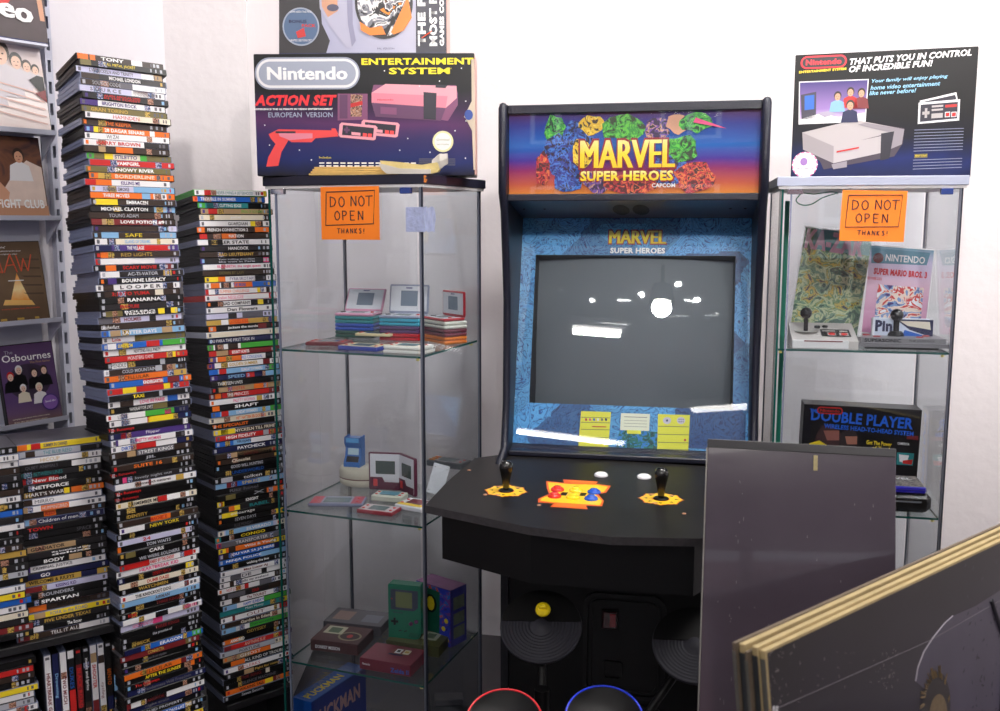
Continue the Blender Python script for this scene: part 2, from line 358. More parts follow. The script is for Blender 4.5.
A_ROWS='''k|b|TONY|W|.40|.26|o0-.12,o.14-.2,w.62-.75
k|k|FULL METAL JACKET|y|.45|.36|v.0-.12
k|l|S.W. NICKELN AND TRINITY|x|.4|.5|w.75-.9,t.9-1
g|d|MICHAEL LONDON|w|.5|.36|b0-.2
g|b|SOURCE CODE|s|.3|.32|x.45-.6,w.6-1
g|l|S O U R C E|x|.3|.35|w.6-1,m.62-.85
k|d|ALIEN APOCALYPSE/IN THE FOREST|r|.45|.42|
k|w|BRIGHTON ROCK|p|.45|.4|p0-.2
k|v|GRAN TORINO|G|.32|.42|
k|w|HAMNDEN|r|.47|.3|e.6-1
g|b|THE KEEPER|o|.42|.3|
k|o|28 DAGAR SENARE|W|.46|.46|p0-.1,y.1-.16,w.76-.82
k|w|WI ZAI|d|.32|.14|
g|w|HARRY BROWN|r|.4|.5|d.7-1
k|b|FREE|o|.46|.1|o.36-.56,t.16-.24
g|v|STILETTO|p|.45|.26|g0-.08,y.2-.3,e.3-.62,g.62-.7
g|m|VAMPGIRL|W|.44|.27|r.0-1
g|v|SNOWY RIVER|W|.56|.46|
k|o|BORDERLINE|e|.53|.46|G.1-.2
g|w|KILLING ME|p|.52|.22|r0-.12,o.12-.3
k|l|SUMMER SMOKE|x|.3|.3|c.5-1
k|o|THREE MOVIES|w|.3|.3|c.6-.7,w.74-.9
g|b|EMBRACEN|W|.53|.25|y.04-.3
k|d|MICHAEL CLAYTON|W|.39|.54|c.74-1,p.9-.96
k|b|YOUNG ADAM|s|.4|.34|
k|m|LOVE POTION #9|W|.6|.52|t.12-.26,b.85-1
g|b||W|||k.75-.9,l.9-1
g|b|SAFE|y|.48|.2|c.1-.3,c.8-1
k|w|ISLAND OF DREAMS|c|.5|.3|b.14-.24,e.24-.95
g|p|THE VILLAGE|w|.48|.2|n0-.2,r.5-.9
g|b|RED LIGHTS|G|.48|.36|o.06-.2
g|l|||||r0-.05,w.06-.7
g|k|SCARY MOVIE|r|.54|.4|o.14-.26,m.86-.94
g|d|AC-TI-VATOR|s|.5|.36|w0-.22,G.75-.85
g|k|BOURNE LEGACY|W|.53|.52|p.1-.2
g|w|L O O P E R|d|.52|.48|b.08-.2,b.8-.92
k|b|3:10 TO YUMA|r|.41|.44|k0-.1,e.7-.8
k|k|RANARNA|W|.52|.4|
k|d|FRACTURE|r|.35|.22|
g|k|BOLERO/TREASURE|W|.46|.36|v.05-.25,y.68-.76,y.84-.92
g|l|HOLMES|m|.4|.2|x0-.2,d.6-.68
k|b|Leatherface|W|.12|.2|
g|c|LATTER DAYS|w|.45|.4|B0-.08,t.1-.22,t.72-.85
k|w|Lola|r|.17|.1|v.38-1,G.4-.46
g|B|SUNSTROM|y|.27|.17|w.06-.16,g.72-1,r.52-.68
k|w|NOTTING HALL PARTY|x|.52|.32|
k|r|MONSTERS GAME|w|.42|.3|y.74-.85
k|k|PENDLE|d|.15|.17|w.06-.24,s.64-.7
g|b|COLD MOUNTAIN|s|.42|.4|w0-.06,s.62-.7,t.8-.88
g|o|CELLULAR|b|.38|.3|G.78-1
k|B|KINDERGARTEN|W|.52|.24|r.4-.64,m.7-.85,o.9-1
g|r|HARRY|y|.26|.15|y.18-.34,y.68-.76
g|k|TAXI|y|.35|.13|s.6-.64
k|w|LOVE IN PARIS|P|.53|.3|b.14-.3,B.72-.85
g|k|VANSKAP FOR LIVET|W|.38|.28|v.52-.7
k|w|LEWIS|x|.2|.12|g.46-.82,P.7-.78,n.82-1
k|w|LEWIS|x|.2|.1|y.46-.78,r.45-.48,n.78-1
k|k|The Runaways|r|.15|.3|w.9-.96
k|p|Flipper|W|.53|.17|n0-.2,r.14-.2
g|w|PRETTY WOMAN|P|.44|.3|p.05-.08,d.78-.9
k|w|DIRTY|B|.2|.14|r.29-.54,n.8-1
k|b|STREET KINGS|W|.55|.42|t.2-.3,x.32-.78
k|k|JSL|s|.47|.12|
k|b|SUITE 16|o|.43|.34|
k|k|The Runaways|r|.16|.3|
k|d|a lovely night out|s|.45|.5|P.1-.15
g|w|Johannes och mastaren|b|.45|.44|G.74-.84,m.4-.43
k|k|The Runaways|r|.16|.3|
k|k|The Runaways|r|.15|.28|
k|e|REMEMBER ME|k|.35|.32|r.5-.62,W.62-.9
k|k||||
k|k|IDENTITY|G|.27|.25|
k|b|MACHETE|r|.5|.2|o.4-.65
k|d|NEW YORK|y|.55|.36|w0-.3
g|k||||
k|l|24|r|.35|.08|k.92-1
k|k|TOM WAITS|s|.5|.3|o.0-.04
k|k|CARS|w|.46|.18|v.08-.2
k|k|WE WERE SOLDIERS|s|.5|.5|
g|w|GRABBED BY THE GHOST|r|.5|.34|r0-.36,r.76-.92
k|w|HEARTBREAK KID|P|.52|.48|
k|k|DESERT PEACH|r|.54|.22|n0-.08,y.85-.95
k|e|DUMB DAZE|r|.48|.27|
k|k|WATCHMEN|G|.4|.36|
g|w|THE KNOCKOUT DOG|k|.4|.44|m.8-.86
g|c|AIRMAN|x|.52|.18|
k|k|THREE KINGS|m|.6|.3|
k|k|ROME|r|.15|.1|
g|w|NATIVE RIVER|P|.85|.16|k.4-.56
k|l|SENTIMENTAL|P|.28|.26|P.4-.52
k|k|THREE KINGS|m|.55|.3|
k|k|the promise of|s|.5|.24|
k|k|BECK|G|.28|.16|
k|B|ERAGON|W|.58|.28|n0-.2,g.86-.98
k|m|CONNECTA|G|.44|.2|v.82-.9
k|k|the man from elysian|x|.4|.3|
k|k|||||
k|o|CELLULAR|b|.4|.4|m.72-.8
k|k|AFTER THE SUNSET|y|.47|.45|o.82-.88
k|k|The Runaways|r|.27|.3|
k|n|Tenderness Will Freedom|x|.5|.6|
k|k||||
k|w|BANGKOK|m|.35|.24|m.0-.05,k.24-.5
k|n|night train|x|.4|.3|
k|k|LIQUID PROPERTY|s|.5|.52|
k|k|SOME DAYS LIKE THIS|W|.6|.4|B.2-.75
k|k|TO|s|.46|.08|
k|n|||||B.4-.85,y.85-.98
k|k|ARCTIC|W|.45|.2|c.2-.6
g|w|THE CELL|r|.4|.2|
k|k|HOSTAGE|r|.4|.2|
g|b|AMBER|G|.4|.2|
k|k|SIGNAL|w|.5|.2|
k|n|HARBOUR|s|.4|.3|
k|w|SNOW|B|.4|.2|r.8-1
k|k|NIGHT|y|.5|.2|'''.split('\n')
B_ROWS='''G|w|NEVER LIVING A SISTERHOOD|q|.55|.5|r.13-.22,y.96-1
k|B|TROUBLE IN SUMMER|w|.35|.48|o0-.06,G.9-.96
k|g|CUTTING EDGE|w|.45|.3|b.12-.3,q.1-.7,k.7-1
k|t|SPRING OF NOWHERE|g|.7|.3|r.1-.22
k|b|grand hotel|w|.5|.14|e0-.9
g|w|GUARDIAN|d|.52|.27|y.7-.78,b.82-.88
k|b|FRENCH CONNECTION 2|w|.42|.55|o.0-.1,o.8-1
k|b|NATION|w|.5|.2|r0-.1,o.3-.5
g|w|KILLER STATE|k|.45|.5|k.14-.34
k|d|HANCOCK|w|.52|.28|
k|b|BAD LIEUTENANT|G|.5|.48|
k|d|Two rolling thunders/the wait in Paris|s|.5|.5|p.0-.05,P.88-.96
g|w|ELIZABETH: the virgin queen|P|.5|.6|
k|b|DOWN BY LAW|v|.4|.34|
k|w|FYRA SKOTARE|p|.52|.35|y0-.2,o.18-.28,d.7-.86
g|w|THE BREAK|B|.48|.18|o.08-.2,b.22-.36,o.4-.66,B.66-1
g|w|SUMMER CHALLENGE|o|.4|.4|r.0-.04,y.72-.78,b.85-.9
r|w|Italian NEGLIGEE|P|.36|.34|r.9-.93
g|k|BAD COMPANY|d|.42|.38|w.22-.62,y.72-.8
g|w|Dan Flowers|k|.5|.42|
g|l|||||d.3-.42,x.5-.8
g|G|GOOD KILL|r|.45|.28|w.2-.3,o.32-.58,p.88-.92
k|k|jackass the movie|W|.48|.42|o0-.1,m.7-.82
w|e||||
k|n|DU PARA THE FIRST TASK IN|w|.34|.6|
k|w|sunny|g|.62|.14|g0-.08,b.1-.22,b.28-.42,g.46-1
k|m|BOUNTY HUNTER|W|.44|.24|r0-.1,t.1-.26,r.28-.52
k|w|MISS CONGENIAL|B|.6|.3|p0-.1,o.12-.26,o.3-.46,d.8-.9
k|w|GOLDEN SUMMER|G|.5|.4|p0-.1,o.0-.06,m.78-.88
k|c|SUNDAY SWIMMERS|w|.6|.3|B0-.12,r.14-.24,g.8-.95
k|n|SPEED 2|c|.4|.3|p0-.1,r.5-.62,c.78-1
k|k|THIRTEEN LIVES|W|.26|.34|
g|t|MONSTER|r|.35|.24|k0-.1,o.6-.8
k|m|THE PRINCESS|W|.4|.3|o.08-.16,r.18-.85
g|w|PRETTY WOMAN|P|.48|.3|G.66-.74
k|k|SHAFT|W|.48|.33|o0-.1
k|c|SUNDAY SWIMMERS|w|.5|.3|B0-.12,r.14-.24,g.84-1
w|e|HET NATTEN ER DODELIG|o|.58|.42|
k|k|THE SPECIALIST|o|.26|.5|w.9-1
g|b|NYCKELN TILL FRIHET|e|.6|.6|y0-.3,k.1-.2
g|r|HIGH FIDELITY|W|.36|.42|s.68-.76,m.86-.94
k|B|TROJAN|n|.4|.2|c.25-.5,w.5-1
k|n|PAYCHECK|W|.55|.4|
k|b|kebab club|m|.5|.2|t.2-.9,k.3-1
k|b|Chocolat|e|.35|.26|
k|k|GOOD WILL HUNTING|s|.45|.45|
k|k|UNDERWORLD|B|.45|.45|
k|k|tolken|W|.55|.26|s.1-.26
g|B|SPIKED|y|.5|.26|c0-.15,m.15-.3,c.6-1
k|k|Ritz hotel|x|.4|.4|d.24-.5
k|k|X|s|.58|.16|v.1-.24,o.7-1
k|k|KNIGHT|W|.5|.18|y0-.1,r.04-.08
k|d|BABEL|q|.6|.28|o.16-.24,y.24-.32
k|k|entourage|W|.36|.34|y.06-.28
k|k|SEVEN DAYS|s|.4|.3|y.84-.96
k|k|BLUE MONDAY|x|.34|.26|
g|l|SILVERADO|w|.58|.36|e0-.08,c.1-.8,e.85-1
k|k|CONGO|y|.54|.35|q0-.08,e.2-.24
g|x|TRANSPORTER|w|.5|.46|r0-.06
k|o|Wild & Young|w|.6|.46|y0-.1,b.14-.24,y.8-1
k|B|DU VAR SA JA MERE|W|.5|.6|p0-.06,b.06-.14,n.8-1
k|B|NINJA POLICE|W|.36|.5|c.6-1
k|k|walking the line|W|.55|.32|
g|w|Miss Luxor AJ|m|.5|.34|
g|w|MADE|x|.3|.3|x.15-.3,d.6-.68
k|w|hello my weekend|x|.5|.4|b.14-.2,b.8-.88
k|w|NOT LOOKED|r|.25|.24|r.38-.44,x.6-.8
k|d|COLD|r|.5|.1|x.1-.35,b.7-1
k|w|The TOURIST|m|.52|.28|b.16-.28,b.8-.88
k|c|HAPPY SUNDAYS|B|.45|.3|w.2-.6,g.6-1
k|q|Make Money|W|.5|.26|y.9-1
k|w|OUT|m|.5|.26|m.16-.2,r.86-1
g|b|Garden in Eden|e|.5|.42|e.72-1
g|g|Curiousity|n|.58|.36|c0-.3,w.2-.4
k|k|ODYSSEY|G|.5|.28|
k|k|ARMORED|W|.24|.2|o.04-.26
g|m|ANYTHING ELSE|e|.45|.3|r.1-.82
g|s|FORTUNE|x|.42|.3|e.8-1
k|t|GHOST|W|.4|.3|o.4-.7,w.7-1
k|k|ALL KIND OF TROUBLE|W|.6|.6|o.1-.3
g|w|CLERKS|r|.4|.25|
k|k|Fight for rome|G|.6|.36|t.26-.4
g|k|THE RING|m|.4|.3|e.62-.68
k|k|SILENCE MACHINE|x|.5|.5|
k|o|WALKING TALL|k|.38|.36|y.58-.7,m.7-.8
g|k|Seven Swords|s|.42|.32|
g|k|OUTSOURCED|w|.42|.3|
k|k|REDEMPTION|r|.62|.4|
g|q|Night at the beach|w|.5|.5|
k|k|METRO|w|.4|.2|
k|b|HUNGER|r|.5|.24|e.7-.9
g|w|SUNSHINE|y|.4|.3|r0-.1
k|k|HARBOUR|s|.4|.3|
k|b|RIVER|G|.5|.2|e.8-1
g|c|WINDY|w|.4|.2|
k|k|NORTH|r|.5|.2|
k|m|EMBER|w|.4|.2|
k|w|COAST|B|.5|.2|r0-.1
k|k|MIDNIGHT|y|.5|.3|
g|k|LATE|w|.4|.2|
k|b|COPPER|G|.5|.3|'''.split('\n')
D_ROWS='''g|y|SUMMER IN CANNES|x|.5|.25|g0-.05,r.24-.34,o.1-.2
g|s|THE BLUE REED|q|.5|.3|c0-.1,b.16-.26,k.75-1
g|w|HICCUP|G|.44|.2|v0-.1
k|k|QUIET ANIMALS|x|.36|.34|w.68-1
k|d|WAITING BETWEEN LINES|q|.32|.5|
k|k|New Blood|W|.4|.36|r.1-.5
k|k|NETFORCE|W|.4|.38|
k|b|HART'S WAR|W|.36|.4|o0-.1,y.56-.62,o.64-1
g|w|MIRRO|x|.38|.2|b.16-.25
g|w|HUMMINGBIRD|w|.45|.26|t.06-.16,o.3-.6
k|b|RED|r|.4|.1|o.33-.46
g|n|Children of men|W|.5|.42|c.08-.2
k|k|TOWN|r|.28|.26|r0-.05
k|k|SPACE|x|.8|.16|
k|k||||
k|t|GLADIATOR|k|.36|.36|b0-.14,d.66-1
k|d|the invention of lying/deluxe|W|.6|.42|
k|k|BODY|W|.4|.22|t.56-.7
g|w|CRIMINAL JUSTICE|x|.42|.42|p0-.18
k|n|GO|w|.3|.1|
k|G|WELCOME & RILEYS|k|.36|.48|n.68-.86
g|l|KISSING KID|p|.52|.22|m0-.3
k|k|ROUNDERS|s|.42|.34|
k|k|SPARTAN|W|.44|.4|
g|o|MIKE MYERS|k|.6|.36|b.3-1
g|y|FORK in the ROAD|B|.5|.4|t.12-.24
k|d|FIVE UNDER TEXAS|G|.5|.5|
k|k|The Boxer|w|.6|.16|w.14-.26
g|m|TELL IT ALL|w|.5|.3|b.2-.66,w.66-1'''.split('\n')
ORD=lambda n:'%d%s'%(n,'th' if 10<=n%100<=20 else {1:'st',2:'nd',3:'rd'}.get(n%10,'th'))
def stack(rows,topc,phi,pitch,tilt,roll,group,where,seed,zmin,drift=(0,0)):
    """topc: centre of the top edge of the uppermost spine; cases placed downward"""
    rng=random.Random(seed); P=Vector(topc); n=0; used=[]
    for i,row in enumerate(rows):
        z=P.z
        th=tilt(i); ro=roll(i)
        jx=rng.gauss(0,.0035); jy=rng.gauss(0,.002); jz=rng.gauss(0,.008)
        Rm=Matrix.Rotation(phi+jz,4,'Z')@Matrix.Rotation(-th,4,'X')@Matrix.Rotation(ro,4,'Y')
        up=Rm@Vector((0,0,1)); P=P-up*pitch
        if P.z<zmin: break
        M=Matrix.Translation(P+Rm.to_3x3()@Vector((jx+drift[0]*0,jy,0)))@Rm
        lab=('topmost of ' if i==0 else ORD(i+1)+' from top of ')+where
        put_case(row,M,lab,group,rng); n+=1
    return P,n
PH_A=math.atan2(.68,.73); PH_B=math.atan2(.638,.77); PH_D=math.radians(35)
ta=atY(121,58,2.19)
PA,nA=stack(A_ROWS,ta,PH_A,.0141,lambda i:math.radians(max(0.0,[13,14,12,11,10,9,8.5,8,8,7.5][i] if i<10 else 7.2-7.2*(i-10)/70)),lambda i:math.radians(1.6 if i<12 else .6) if i<30 else 0.0,'dvds in the tall left stack','tallest left stack',3,.30)
tb=atY(232,190,2.42)
PB,nB=stack(B_ROWS,tb,PH_B,.0150,lambda i:math.radians(max(0.0,7-7*i/55)),lambda i:0.0,'dvds in the stack against the glass cabinet','stack touching glass cabinet',5,.30)
td=atY(55,441,2.04)
ES=MB()
PD,nD=stack(D_ROWS,td,PH_D,.0149,lambda i:0.0,lambda i:0.0,'dvds piled on the black shelf','black shelf pile',8,.30)
print('STACKS',nA,nB,nD,PA,PB,PD)

# neighbouring piles at the far left
E_ROWS=[('k','k'),('g','w'),('g','w'),('k','b'),('k','d'),('k','k'),('k','b'),('g','w'),('k','k'),('k','B'),('k','d'),('g','w'),('k','k'),('k','k'),('k','b'),('k','G'),('k','k'),('k','d'),('k','s'),('k','k'),('g','w'),('k','y'),('k','B'),('g','w'),('k','e'),('k','d'),('k','m'),('k','k')]
te=atY(-32,452,1.93)
stack(['%s|%s||||'%r for r in E_ROWS],te,PH_D,.0149,lambda i:0,lambda i:0,'dvds in the pile at the left picture edge','pile at left picture edge',11,.30)
SH=mat((26,25,28),.4,var=.15,name='black laminate')
zsh=PD.z
wD=Vector((math.cos(PH_D),math.sin(PH_D),0)); dD=Vector((-math.sin(PH_D),math.cos(PH_D),0))
shelf=thing('low_shelf_unit','low black laminate shelf unit under the bottom left dvd pile','shelf',(PD.x,PD.y,0),PH_D)
mb=MB(); mb.box(-.6,.104,-.014,.2,zsh-.018,zsh-.0006,SH,.001); mb.build('shelf_board',shelf)
ZL=zsh-.018-.2155
mb=MB(); mb.box(-.6,.104,-.014,.2,ZL-.018,ZL,SH,.001); mb.build('shelf_board',shelf)
mb=MB(); mb.box(.1045,.109,-.014,.19,0,zsh-.0006,SH,.001); mb.build('side_panel',shelf)
mb=MB(); mb.box(-.612,-.601,-.014,.2,0,zsh-.0006,SH,.001); mb.build('side_panel',shelf)
mb=MB(); mb.box(-.6,.105,.2,.208,0,zsh-.0006,SH,.001); mb.build('back_panel',shelf)
mb=MB(); mb.box(-.6,.104,.01,.2,0,ZL-.0185,SH); mb.build('plinth',shelf)
UP='k|e|INTO|W|.45|.2|c.25-.8,o.1-.25,w.0-.2;k|k|BENTO|o|.45|.2|n.7-.9;g|w|cycling|m|.6|.2|b.15-.25;g|w|SHOOTER|r|.4|.3|t.1-.22,m.7-.9;k|k|music and lyrics|w|.35|.4|b.7-.9;k|k|BLACK ROAD|r|.5|.5|m.2-.75;k|k|DUKES|B|.35|.26|r.5-.95,w.0-.1;g|w|TWO MUCH|m|.48|.34|;k|n|Drowning|c|.4|.3|;g|w|HEARTBREAK GIRL|m|.5|.55|'.split(';')
rng=random.Random(4); xx=.092
for i,row in enumerate(UP):
    xx-=.0158 if i else 0
    loc=Vector((PD.x,PD.y,0))+wD*xx+dD*.004
    # spine vertical: case x axis -> world down, thickness along w
    M=Matrix.Translation(loc+Vector((0,0,ZL+DW/2+.0008)))@Matrix.Rotation(PH_D,4,'Z')@Matrix.Rotation(math.radians(90),4,'Y')@Matrix.Rotation(0,4,'X')
    put_case(row,M,'%s from right in upright row'%(ORD(i+1) if i else 'first'),'dvds standing upright under the black shelf',rng)
rows=['k|k||||','k|m|||||r.6-1','k|b||||','k|k||||','g|e|||||y.6-1','g|w||||','k|s||||','g|w|||||r.8-.9','k|k||||','g|w||||','k|b||||','k|d||||','k|k||||']
pl=Vector((PD.x,PD.y,0))+wD*(xx-.0168-.096); pl.z=ZL+.0008+len(rows)*.0149
stack(rows,pl,PH_D,.0149,lambda i:0,lambda i:0,'dvds lying under the black shelf','flat pile under black shelf',21,.1)
for P,ph,nm in((PA,PH_A,'low black bench carrying the tallest left dvd stack'),(PB,PH_B,'low black bench carrying the dvd stack touching the cabinet')):
    t=thing('low_bench',nm,'bench',(P.x,P.y,0),ph)
    mb=MB(); mb.box(-.085,.10,.01,.14,P.z-.021,P.z-.001,SH,.002); mb.build('top_board',t)
    for x0 in(-.083,.08):
        mb=MB(); mb.box(x0,x0+.018,.012,.138,0,P.z-.0215,SH,.001); mb.build('side_panel',t)
    mb=MB(); mb.box(-.065,.08,.125,.135,0,P.z-.0215,SH,.001); mb.build('back_panel',t)
# ================================================================= FACE-OUT DISPLAY RACK
RW=Vector((.574,.819,0)).normalized(); RN=Vector((.819,-.574,0)).normalized(); PHR=math.atan2(RW.y,RW.x)
METAL=mat((196,198,214),.4,.15,name='grey enamelled steel')
rk=thing('wall_display_rack','grey steel wall rack with slotted upright and narrow ledges for face-out discs','display rack',(0,0,0))
# origin on the wall plane: RN.p=-2.27
ro=atP(54,232,RN*(-2.262),RN); rk.location=(ro.x,ro.y,0); rk.rotation_euler=(0,0,PHR)
mb=MB(); 
for z in range(30):
    z0=.75+z*.05
    mb.box(-.009,.009,-.024,-.02,z0,z0+.022,METAL); mb.box(-.009,-.004,-.024,-.02,z0+.022,z0+.05,METAL); mb.box(.004,.009,-.024,-.02,z0+.022,z0+.05,METAL)
mb.box(-.009,-.007,-.02,0,.75,2.25,METAL); mb.box(.007,.009,-.02,0,.75,2.25,METAL)
mb.box(-.007,.007,-.006,-.004,.75,2.25,mat((60,62,70),.6,name='dark slot')); mb.build('slotted_upright',rk)
lx=lambda px,py,v: rk.matrix_world
def rloc(px,py,v):
    """pixel to rack-local coordinates on the plane v in front of the wall"""
    p=atP(px,py,Vector((ro.x,ro.y,0))+RN*v,RN); q=p-Vector((ro.x,ro.y,0)); return q.dot(RW),q.z
DEP=.085
def ledge(px,py):
    x,z=rloc(px,py,DEP)
    mb=MB(); mb.box(-1.0,x,-DEP,-.022,z-.003,z-.0005,METAL,.0005)
    mb.box(-1.0,x,-DEP-.002,-DEP,z-.003,z+.008,METAL)
    mb.prism([(-DEP,z-.003),(-.022,z-.003),(-.022,z-.06)],x-.003,x,0,METAL); 
    mb.box(-1.0,x-.02,-.0245,-.022,z-.055,z+.175,METAL); mb.build('ledge',rk)
    return x,z
def facecase(px0,py0,ledgez,wd,ht,th,name,label,build,cat='dvd',xr=None,lean=.16):
    x=xr
    t=thing(name,label,cat,Vector((ro.x,ro.y,0))+RW*(x-wd/2)+RN*(DEP-.004)+Vector((0,0,ledgez+.0003)),0,rot=(0,0,PHR))
    t.rotation_euler=Euler((-lean,0,PHR),'XYZ')
    return t
def head(mb,x,z,r,skin,hair,y=-.0008,body=None):
    if body: mb.flat([(x-r*2,z-r*4),(x+r*2,z-r*4),(x+r*1.6,z-r*1.5),(x+r*.4,z-r*.9),(x-r*.4,z-r*.9),(x-r*1.6,z-r*1.5)],y,body)
    mb.ell(x,z+r*.25,r*.95,r*1.15,y-.0001,hair,18); mb.ell(x,z-r*.1,r*.72,r*.95,y-.0002,skin,18)
    dk=mat((60,36,30),.6,name='printed eyes')  # dark brown ink of the eyes
    for s in(-1,1): mb.ell(x+s*r*.28,z+.02*r,r*.12,r*.07,y-.0003,dk,8)
    mb.ell(x,z-r*.5,r*.2,r*.07,y-.0003,mat((150,70,66),.6,name='printed mouth'),8)
SKIN=mat((214,160,130),.5,name='printed skin'); SKIN2=mat((232,196,176),.5,name='printed pale skin')

lz=[ledge(56,134),ledge(61,219),ledge(63,320),ledge(69,418)]
def cover(t,wd,ht,th,base,side=None,lip=True):
    mb=MB(); mb.box(-wd/2,wd/2,0,th,0,ht,side or BLACKP,.001); mb.build('case',t)
    mb=MB(); mb.flat([(-wd/2+.002,.002),(wd/2-.002,.002),(wd/2-.002,ht-.002),(-wd/2+.002,ht-.002)],-.0005,base); return mb
# bottom: purple cover with a group of people
W_,H_=.135,.19
t=facecase(0,0,lz[3][1],W_,H_,.014,'face_out_dvd','purple dvd cover with a seated group and round sticker, lowest on wall rack',None,xr=lz[3][0]-.012)
mb=cover(t,W_,H_,.014,grad([(0,(120,96,84)),(.16,(110,84,120)),(.3,(96,72,120)),(1,(92,66,104))],'Z',0,.19,name='purple cover print'))
mb.ell(-.002,.1,.052,.042,-.0006,mat((58,44,66),.5,name='printed dark oval'))
for i,(x,z,r,h,b) in enumerate(((-.045,.115,.009,'r','k'),(-.024,.128,.009,'w','k'),(.012,.118,.009,'b','k'),(.036,.122,.009,'b','k'),(-.02,.085,.008,'w','e'),(.018,.082,.009,'e','w'))): head(mb,x,z,r,SKIN2,cm(h),body=cm(b),y=-.0007-i*.0004)
mb.ell(.04,.045,.021,.02,-.0035,cm('p')); mb.ell(.04,.045,.018,.017,-.0036,mat((140,100,180),.4,name='lilac sticker'))
mb.build('printed_cover',t)
text(t,'The',-.042,.172,.02,.008,cm('s'),y=-.001,bold=0); text(t,'Osbournes',0,.158,.118,.017,cm('W'),y=-.001,bold=.01,name='cover_title'); text(t,'Special offer',.04,.047,.026,.006,cm('W'),y=-.0038)
text(t,'The First Series',.03,.144,.05,.005,cm('t'),y=-.001); text(t,'complete and uncut with added extras',-.01,.016,.09,.0035,cm('e'),y=-.001)
text(t,'from the hit television show',-.012,.009,.08,.003,cm('e'),y=-.001)
# third ledge: SAW like brown cover with a glowing triangular shape
t=facecase(0,0,lz[2][1],W_,H_,.014,'face_out_dvd','brown dvd cover with red scratchy title and glowing boat shape on wall rack',None,xr=lz[2][0]-.028)
mb=cover(t,W_,H_,.014,grad([(0,(96,78,62)),(.5,(120,98,76)),(1,(98,80,64))],'Z',0,.19,noise=.5,nscale=30,name='brown cover print'))
mb.flat([(-.022,.05),(.026,.048),(.002,.116)],-.0006,grad([(0,(240,150,50)),(.5,(255,230,170)),(1,(230,150,60))],'Z',.05,.11,name='printed glow',noise=.4,nscale=60))
mb.flat([(-.04,.044),(.035,.04),(.028,.052),(-.034,.056)],-.0007,mat((240,190,110),.5,name='printed glow base')); mb.box(-.02,.016,-.0009,-.0007,.098,.1,cm('W'))
for i in range(5): mb.flat([(.012,.15-i*.02),(.06,.148-i*.02),(.06,.144-i*.02),(.02,.146-i*.02)],-.0006,mat((84,66,52),.6,name='printed plank line'))
RS=mat((206,84,50),.5,name='rust red ink')
for a,b in(((-.052,.13),(-.036,.155)),((-.036,.155),(-.03,.118)),((-.03,.118),(-.05,.126)),((-.026,.118),(-.008,.16)),((-.008,.16),(.004,.118)),((-.02,.134),(0,.136)),((.006,.158),(.014,.12)),((.014,.12),(.022,.15)),((.022,.15),(.03,.12)),((.03,.12),(.042,.158))):
    mb.tube([(a[0],-.001,a[1]),(b[0],-.001,b[1])],.0014,RS,n=4)
for x,w_ in((-.05,.014),(-.012,.016),(.03,.01)): mb.box(x,x+w_,-.0008,-.0006,.008,.013,cm('G'))
mb.build('printed_cover',t)
text(t,'"...gripping"',-.03,.176,.03,.005,cm('w'),y=-.001); text(t,'a clever and frightening thriller that holds to the end',-.016,.167,.07,.004,cm('w'),y=-.001); text(t,'the most original in years',-.02,.160,.06,.0035,cm('w'),y=-.001)
text(t,'every piece has its puzzle',.0,.034,.09,.004,RS,y=-.001)
# second ledge: fight club
t=facecase(0,0,lz[1][1],W_,H_,.014,'face_out_dvd','dvd cover with man in white shirt and white lettering on wall rack',None,xr=lz[1][0]-.024)
mb=cover(t,W_,H_,.014,blobs([(0,(70,44,40)),(.45,(120,78,56)),(.6,(60,40,48)),(1,(150,100,60))],14,interp='LINEAR',name='brown photo print'))
mb.flat([(-.06,.03),(.064,.03),(.064,.12),(.03,.135),(.0,.11),(-.03,.07)],-.0006,mat((226,204,192),.5,name='printed pale shirt',var=.15,scale=40)); mb.flat([(-.065,.03),(-.03,.03),(-.02,.06),(-.045,.09),(-.065,.1)],-.0008,SKIN)
head(mb,.012,.143,.014,SKIN,cm('b'),body=cm('w'),y=-.001); mb.box(-.0655,.0655,-.0022,-.0018,.002,.03,mat((190,140,110),.5,name='printed band')); mb.build('printed_cover',t)
text(t,'FIGHT CLUB',.002,.034,.11,.02,cm('W'),y=-.0026,bold=.03,name='cover_title')
# first ledge: big white cover
W2,H2=.20,.235
t=facecase(0,0,lz[0][1],W2,H2,.02,'face_out_box_set','large glossy pale box set cover with row of dark-haired people on top ledge','box set' ,xr=lz[0][0]-.006,cat='box set')
mb=cover(t,W2,H2,.02,grad([(0,(240,224,220)),(.3,(244,236,234)),(.62,(214,196,190)),(1,(206,204,220))],'Z',0,.235,noise=.25,nscale=25,name='pale cover print',coat=1))
for i,(x,z,r) in enumerate(((-.06,.18,.032),(.0,.172,.024),(.036,.158,.016),(.06,.15,.012),(.08,.145,.01))): head(mb,x,z,r,SKIN2 if i else SKIN,cm('b' if i%2 else 'k'),body=mat((206,200,206),.5,name='printed grey suit'),y=-.003+i*.0005)
mb.flat([(.06,.12),(.095,.08),(.095,.13),(.08,.132)],-.0036,cm('k')); mb.flat([(.07,.09),(.096,.07),(.096,.1)],-.0038,cm('m'))
for i in range(5): mb.flat([(-.05+i*.006,.115-i*.018),(.09,.09-i*.017),(.09,.087-i*.017),(-.05+i*.006,.112-i*.018)],-.0037,mat((226,190,182),.6,name='printed caption line'))
mb.build('printed_cover',t)
